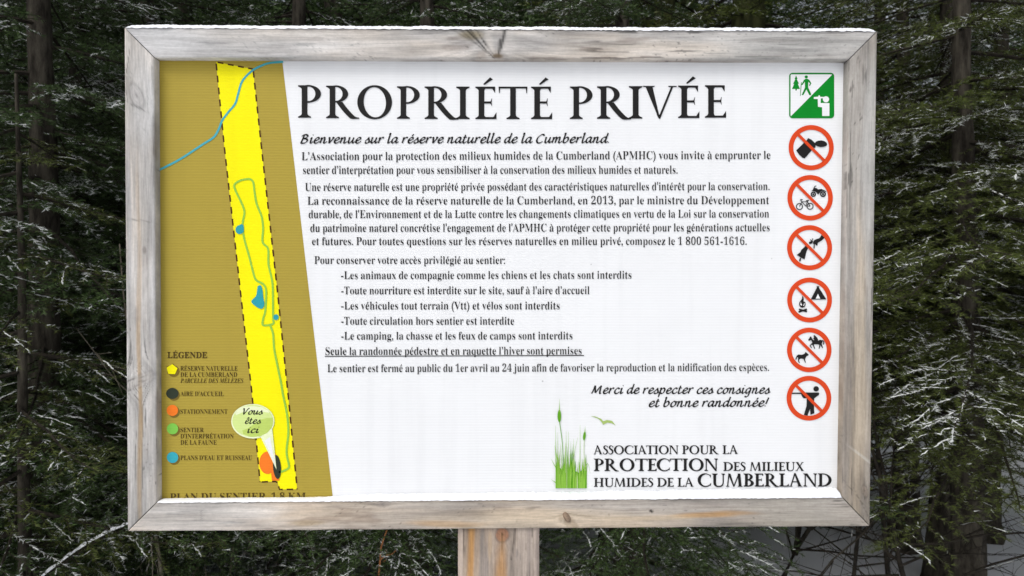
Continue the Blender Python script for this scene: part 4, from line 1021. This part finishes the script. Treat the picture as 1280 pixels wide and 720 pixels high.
def conifer_meshes(name, H, R, seed, q, snow, zlow=.35, r_trunk=.09, dead_to=.9, moss=False, den=1., mat='needle', zdetail=3.2):
    rs = np.random.default_rng(seed)
    tr = Geo(); nz = 44; z = -.2 + (H + .2) * np.linspace(0, 1, nz) ** 1.6; wob = .03 * np.stack([np.sin(z * 1.3 + seed), np.cos(z * 1.1 + seed)], 1)
    Pt = np.column_stack([wob, z]); K = 14
    ang = np.arange(K) / K * 2 * math.pi; rr = r_trunk * (1 - np.clip(z, 0, H) / H) ** .85 + .006 + r_trunk * .9 * np.exp(-np.clip(z + .1, 0, 9) / .14)
    V = np.stack([Pt[:, None, 0] + rr[:, None] * np.cos(ang) * (1 + .08 * rs.normal(size=(nz, K))), Pt[:, None, 1] + rr[:, None] * np.sin(ang) * (1 + .08 * rs.normal(size=(nz, K))), np.repeat(z[:, None], K, 1)], -1)
    i = np.arange(nz - 1)[:, None] * K; j = np.arange(K)[None]; Q = np.stack([i + j, i + (j + 1) % K, i + K + (j + 1) % K, i + K + j], -1).reshape(-1, 4)
    tr.add(V.reshape(-1, 3), Q=Q)
    tm = tr.mesh(name + '_trunk', [M['bark_moss' if moss else 'bark']], True)
    G = Geo(); zz = zlow
    while zz < H - .15:
        f = (zz - zlow) / (H - zlow); Lb = R * (1 - f) ** .8 * (1 if zz > dead_to else .8) + .12
        nb = max(3, int(rs.integers(4, 7) * den)); a0 = rs.uniform(0, 6.28)
        for b in range(nb):
            az = a0 + b * 2 * math.pi / nb + rs.normal(0, .22); zb = zz + rs.uniform(-.08, .08)
            bx = np.interp(zb, z, Pt[:, 0]); by = np.interp(zb, z, Pt[:, 1])
            isd = zb < dead_to and rs.uniform() < .55
            qq = q if zb < zdetail else max(0, q - 1)
            bough(G, np.array([bx, by, zb]), az, Lb * rs.uniform(.75, 1.15), rs, qq, slope=.12 * f - .10 - .22 * (1 - f) * rs.uniform(.5, 1.2), snow=snow, dead=isd)
        zz += rs.uniform(.13, .20) if q == 2 else rs.uniform(.17, .27) if q else rs.uniform(.24, .36)
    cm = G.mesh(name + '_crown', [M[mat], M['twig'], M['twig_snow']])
    return tm, cm
def plant_tree(name, meshes, x, y, rz, sc, label, group, cat='tree', z=None):
    t = empty(name, (x, y, (ground_z(x, y) if z is None else z)), rz); t.scale = (sc, sc, sc)
    link('trunk', meshes[0], t); link('crown', meshes[1], t)
    tag(t, label, cat, group)
    return t
import time as _t; _t0 = _t.time()
NA = conifer_meshes('near_spruce', 4.2, 1.05, 1, 2, .30, zlow=.25, r_trunk=.07, dead_to=.5)
NB = conifer_meshes('near_fir', 4.0, .95, 2, 2, .40, zlow=1.0, r_trunk=.06, dead_to=.7, mat='needle2')
MA = conifer_meshes('middle_spruce', 7.0, 1.5, 3, 1, .20, zlow=1.3, r_trunk=.11, dead_to=1.2)
MB = conifer_meshes('middle_mossy_spruce', 7.5, 1.4, 4, 1, .20, zlow=1.5, r_trunk=.14, dead_to=1.3, moss=True, mat='needle2')
FA = conifer_meshes('far_spruce', 11.0, 2.0, 5, 0, .15, zlow=.8, r_trunk=.13, dead_to=.5, den=1.2, zdetail=99)
G1 = 'snow-dusted conifers close behind the sign'; G2 = 'conifers of the wood behind the sign'; G3 = 'far conifers of the dark wood'
def wx(px_, d): return CAM[0] + (px_ - PCX) / FPX * d            # world x of a photograph column at a distance
near = [
    (NB, wx(1240, 2.75), 1.65, .3, 1.0, 'snow-dusted fir close to the right edge of the sign frame'),
    (NA, wx(60, 2.75), 1.60, 1.9, 1.0, 'snow-dusted spruce close to the left edge of the sign frame'),
    (NA, wx(385, 3.3), 2.15, 4.1, .95, 'slim young spruce whose stem shows below the left part of the sign'),
    (NA, wx(540, 3.1), 1.90, 2.6, .90, 'young fir with frosted twigs just left of the sign post'),
    (NA, wx(800, 3.2), 2.05, 5.0, .95, 'young fir with frosted twigs a little right of the sign post'),
    (NB, wx(1150, 3.6), 2.45, .9, 1.0, 'young spruce with bare lower branches behind the lower right frame corner'),
    (NB, wx(1195, 3.3), 2.1, 1.2, 1.05, 'fir right behind the nearest one at the right edge'),
    (NA, wx(5, 3.3), 2.1, 5.2, 1.05, 'spruce right behind the nearest one at the left edge'),
    (NA, wx(105, 3.7), 2.55, 2.9, 1.0, 'spruce in the second rank left of the sign frame'),
    (NB, wx(1265, 3.7), 2.55, 2.2, 1.05, 'fir in the second rank at the far right of the picture'),
    (NA, wx(200, 3.4), 2.20, 3.3, 1.0, 'young fir behind the lower left frame corner'),
]
for i, (ms, x, y, rz, sc, lb) in enumerate(near):
    plant_tree('young_conifer', ms, x, y, rz, sc, lb, G1)
mid = [
    (MB, wx(945, 4.2), 3.0, .4, 1.0, 'thick mossy trunk below the right half of the sign'),
    (MB, wx(845, 4.7), 3.5, 2.4, .85, 'second mossy trunk below the right half of the sign, left of the thicker one'),
    (MA, wx(250, 4.5), 3.3, 1.4, .9, 'dark spruce trunk below the left part of the sign'),
    (MA, wx(440, 5.1), 3.9, 3.0, .95, 'slender dark trunk between the left frame corner and the post'),
    (MA, wx(720, 5.3), 4.1, 5.2, .9, 'dark forked-looking trunk just right of the post'),
    (MB, wx(-190, 5.6), 4.4, .2, 1.0, 'mossy spruce at the far left of the picture'),
    (MA, wx(1420, 5.4), 4.2, 2.2, 1.0, 'spruce standing beyond the fir at the right edge'),
    (MA, wx(600, 6.4), 5.2, 4.0, 1.0, 'spruce standing straight behind the sign post'),
]
for ms, x, y, rz, sc, lb in mid: plant_tree('spruce_tree', ms, x, y, rz, sc, lb, G2)
rg = random.Random(77)
FL = 'tall dark conifer deep in the shaded wood behind the sign'
for row, (dist, n, spread) in enumerate([(7.2, 9, 11), (9.5, 10, 16), (12.5, 12, 22)]):
    for i in range(n):
        x = (i + .5) / n * spread - spread / 2 + rg.uniform(-.5, .5); y = dist - 1.2 + rg.uniform(-.6, .6)
        rz_, sc_ = rg.uniform(0, 6.28), rg.uniform(.85, 1.2)
        if row == 0 and 1.2 < x < 5.5: continue            # a gap lets daylight onto the snow at the right
        plant_tree('spruce_tree', FA, x, y, rz_, sc_, FL, G3)
for sx in (-1, 1):                                               # the wood also closes in on both sides of the clearing
    for (x, y) in ((5.4, 3.6), (6.4, 1.8)):
        plant_tree('spruce_tree', FA, sx * x, y, rg.uniform(0, 6.28), .8, FL, G3)
print('trees', round(_t.time() - _t0, 1), [len(m[1].polygons) for m in (NA, NB, MA, MB, FA)])

# ------------------------------------------------------------------ bare saplings and branches
def sapling(name, x, y, H, seed, lean, mat, label, nbr=9, r=.012, snow=.25, spread=.9, z0=None):
    rs = np.random.default_rng(seed); G = Geo()
    t = np.linspace(0, 1, 9)
    P = np.column_stack([lean[0] * t ** 1.3, lean[1] * t, H * t]) + rs.normal(0, .012, (9, 3)) * t[:, None]
    tube(G, P, r, r * .25, 6, m=0)
    for b in range(nbr):
        u = rs.uniform(.15, .97); p = np.array([np.interp(u, t, P[:, c]) for c in range(3)])
        L = spread * rs.uniform(.35, 1) * (1.1 - u * .6); d = norm(np.array([rs.normal(0, 1), rs.normal(0, .5), rs.uniform(-.25, .7)]))
        tt = np.linspace(0, 1, 7); B = p + L * tt[:, None] * d + (rs.normal(0, .15, 3) * L)[None] * (tt ** 2)[:, None] + np.cumsum(rs.normal(0, .012 * L, (7, 3)), 0)
        tube(G, B, r * .42, r * .10, 4, m=0)
        if rs.uniform() < snow: snow_ridge(G, B + [0, 0, r * .25], rs, .0035, 1)
        for c in range(6):
            v = rs.uniform(.2, 1); q_ = np.array([np.interp(v, tt, B[:, k_]) for k_ in range(3)]); d2 = norm(d + rs.normal(0, .7, 3)); l2 = L * rs.uniform(.15, .4)
            C2 = q_ + l2 * np.linspace(0, 1, 5)[:, None] * d2 + np.cumsum(rs.normal(0, .02 * l2, (5, 3)), 0)
            tube(G, C2, r * .16, r * .06, 3, m=0)
            for e in range(2):
                w_ = rs.integers(1, 4); d3 = norm(d2 + rs.normal(0, .6, 3)); tube(G, [C2[w_], C2[w_] + d3 * l2 * .4], r * .09, r * .05, 3, m=0)
            if rs.uniform() < snow: snow_ridge(G, C2 + [0, 0, .001], rs, .0022, 1)
    o = link(name, G.mesh(name, [M[mat], M['twig_snow']], True), None, (x, y, ground_z(x, y) - .03 if z0 is None else z0))
    tag(o, label, 'shrub', 'bare saplings among the conifers')
sapling('bare_sapling', wx(1125, 3.0), 1.75, 2.0, 21, (-.15, .1), 'twig', 'dark bare sapling with tangled twigs below the right corner of the frame', 20, .012)
sapling('bare_sapling', wx(1010, 3.6), 2.40, 1.9, 22, (.5, .0), 'twig', 'dark bare sapling leaning right between the mossy trunk and the frame corner', 18, .014)
sapling('bare_sapling', wx(1075, 2.95), 1.75, 1.1, 31, (.2, .0), 'twig', 'low tangle of bare twigs over the snow below the frame corner', 26, .010, .15)
sapling('bare_sapling', wx(1170, 2.7), 1.5, 1.2, 32, (-.3, .0), 'twig', 'bare sapling with long dark side branches near the right edge of the picture', 22, .013, .2, spread=1.2)
sapling('bare_sapling', wx(985, 3.2), 2.0, 1.0, 33, (.6, .0), 'twig', 'low bare branches just right of the thick mossy trunk', 22, .013, .1, spread=1.1)
sapling('bare_sapling', wx(765, 3.3), 2.15, 2.2, 23, (.25, .1), 'twig', 'dark forked bare sapling just right of the post', 12, .018, .05)
sapling('bare_sapling', wx(238, 2.6), 1.35, 1.6, 24, (-.18, .0), 'pale_twig', 'pale curved bare stem below the left part of the frame', 5, .008, .1)
sapling('bare_sapling', wx(300, 2.9), 1.7, 1.4, 25, (.12, .0), 'pale_twig', 'thin pale bare stem with forked tip near the left part of the frame', 6, .006, .5)
sapling('bare_sapling', wx(330, 3.8), 2.6, 1.8, 26, (.4, .1), 'twig', 'dark bare branches over the snow below the left part of the frame', 14, .012, .1)
sapling('bare_sapling', wx(478, 2.5), 1.3, .80, 27, (.10, .0), 'broken_twig', 'short snapped orange twig left of the post', 2, .006, 0, spread=.15)

# ------------------------------------------------------------------ small fir at the left with a snow-laden branch
def snowy_fir():
    rs = np.random.default_rng(61); yb = 1.15
    tip, root = at(182, 650, yb), at(40, 735, yb)
    bx = root[0] - .03; gz = ground_z(bx, yb); o_ = np.array([bx, yb, gz])
    t = empty('young_conifer', (bx, yb, gz)); tag(t, 'little fir at the left with one branch thickly laden with snow under the frame corner', 'tree', G1)
    tr = Geo(); tube(tr, [(0, 0, -.1), (.01, 0, .4), (0, .01, .9), (.01, 0, 1.5), (0, 0, 2.1)], .028, .005, 8)
    link('trunk', tr.mesh('fir_trunk', [M['bark']], True), t)
    G = Geo()
    for i in range(26):
        z = .35 + i * .065; az = i * 2.4 + .5
        bough(G, np.array([0, 0, z]), az, .62 * (1 - (z - .3) / 2.3) + .12, rs, 2, slope=-.15, snow=.3)
    n = 12; u = np.linspace(0, 1, n)[:, None]; P = (root - o_) + (tip - root) * u + np.array([0, 0, .03]) * np.sin(u * 3.1)
    tube(G, P, .009, .003, 5, m=1); needles(G, P[2:], rs, 1500, .026, .003, 0, snow=.1)
    for k in range(14):
        b = P[2] + (P[-1] - P[2]) * (k / 13); d = norm(np.array([.55, -.25 if k % 2 else .5, -.35 - .3 * rs.uniform()])); l = .15 * (1.1 - k / 16)
        Q3 = b + np.linspace(0, 1, 4)[:, None] * d * l; tube(G, Q3, .002, .001, 3, m=1); needles(G, Q3, rs, 700, .02, .003, 0, snow=.12)
    link('crown', G.mesh('fir_crown', [M['needle2'], M['twig'], M['twig_snow']]), t)
    S_ = Geo(); m = 70; v = np.linspace(0, 1, m)[:, None]; Pc = np.stack([np.interp(v[:, 0], u[:, 0], P[:, c]) for c in range(3)], 1) + [0, 0, .006]
    r = (.0105 * (.6 + .8 * fbm(v[:, 0] * 14, v[:, 0] * 0, 4)) * np.clip((1 - v[:, 0]) * 9, .15, 1) * (.55 + .45 * np.clip(noise(v[:, 0] * 40, v[:, 0] * 0, 9) * 2, 0, 1)))[:, None]
    d = norm(np.gradient(Pc, axis=0)); sd = norm(np.cross(d, [0, 0, 1.])); a = np.linspace(0, math.pi, 7)
    V = Pc[:, None] + r[:, None] * (np.cos(a)[None, :, None] * sd[:, None] + np.sin(a)[None, :, None] * np.array([0, 0, 1.1]))
    i = np.arange(m - 1)[:, None] * 7; j = np.arange(6)[None]; S_.add(V.reshape(-1, 3), Q=np.stack([i + j, i + j + 1, i + 8 + j, i + 7 + j], -1).reshape(-1, 4))
    o = link('snow_load', S_.mesh('snow_load', [M['snow']], True), t)
snowy_fir()
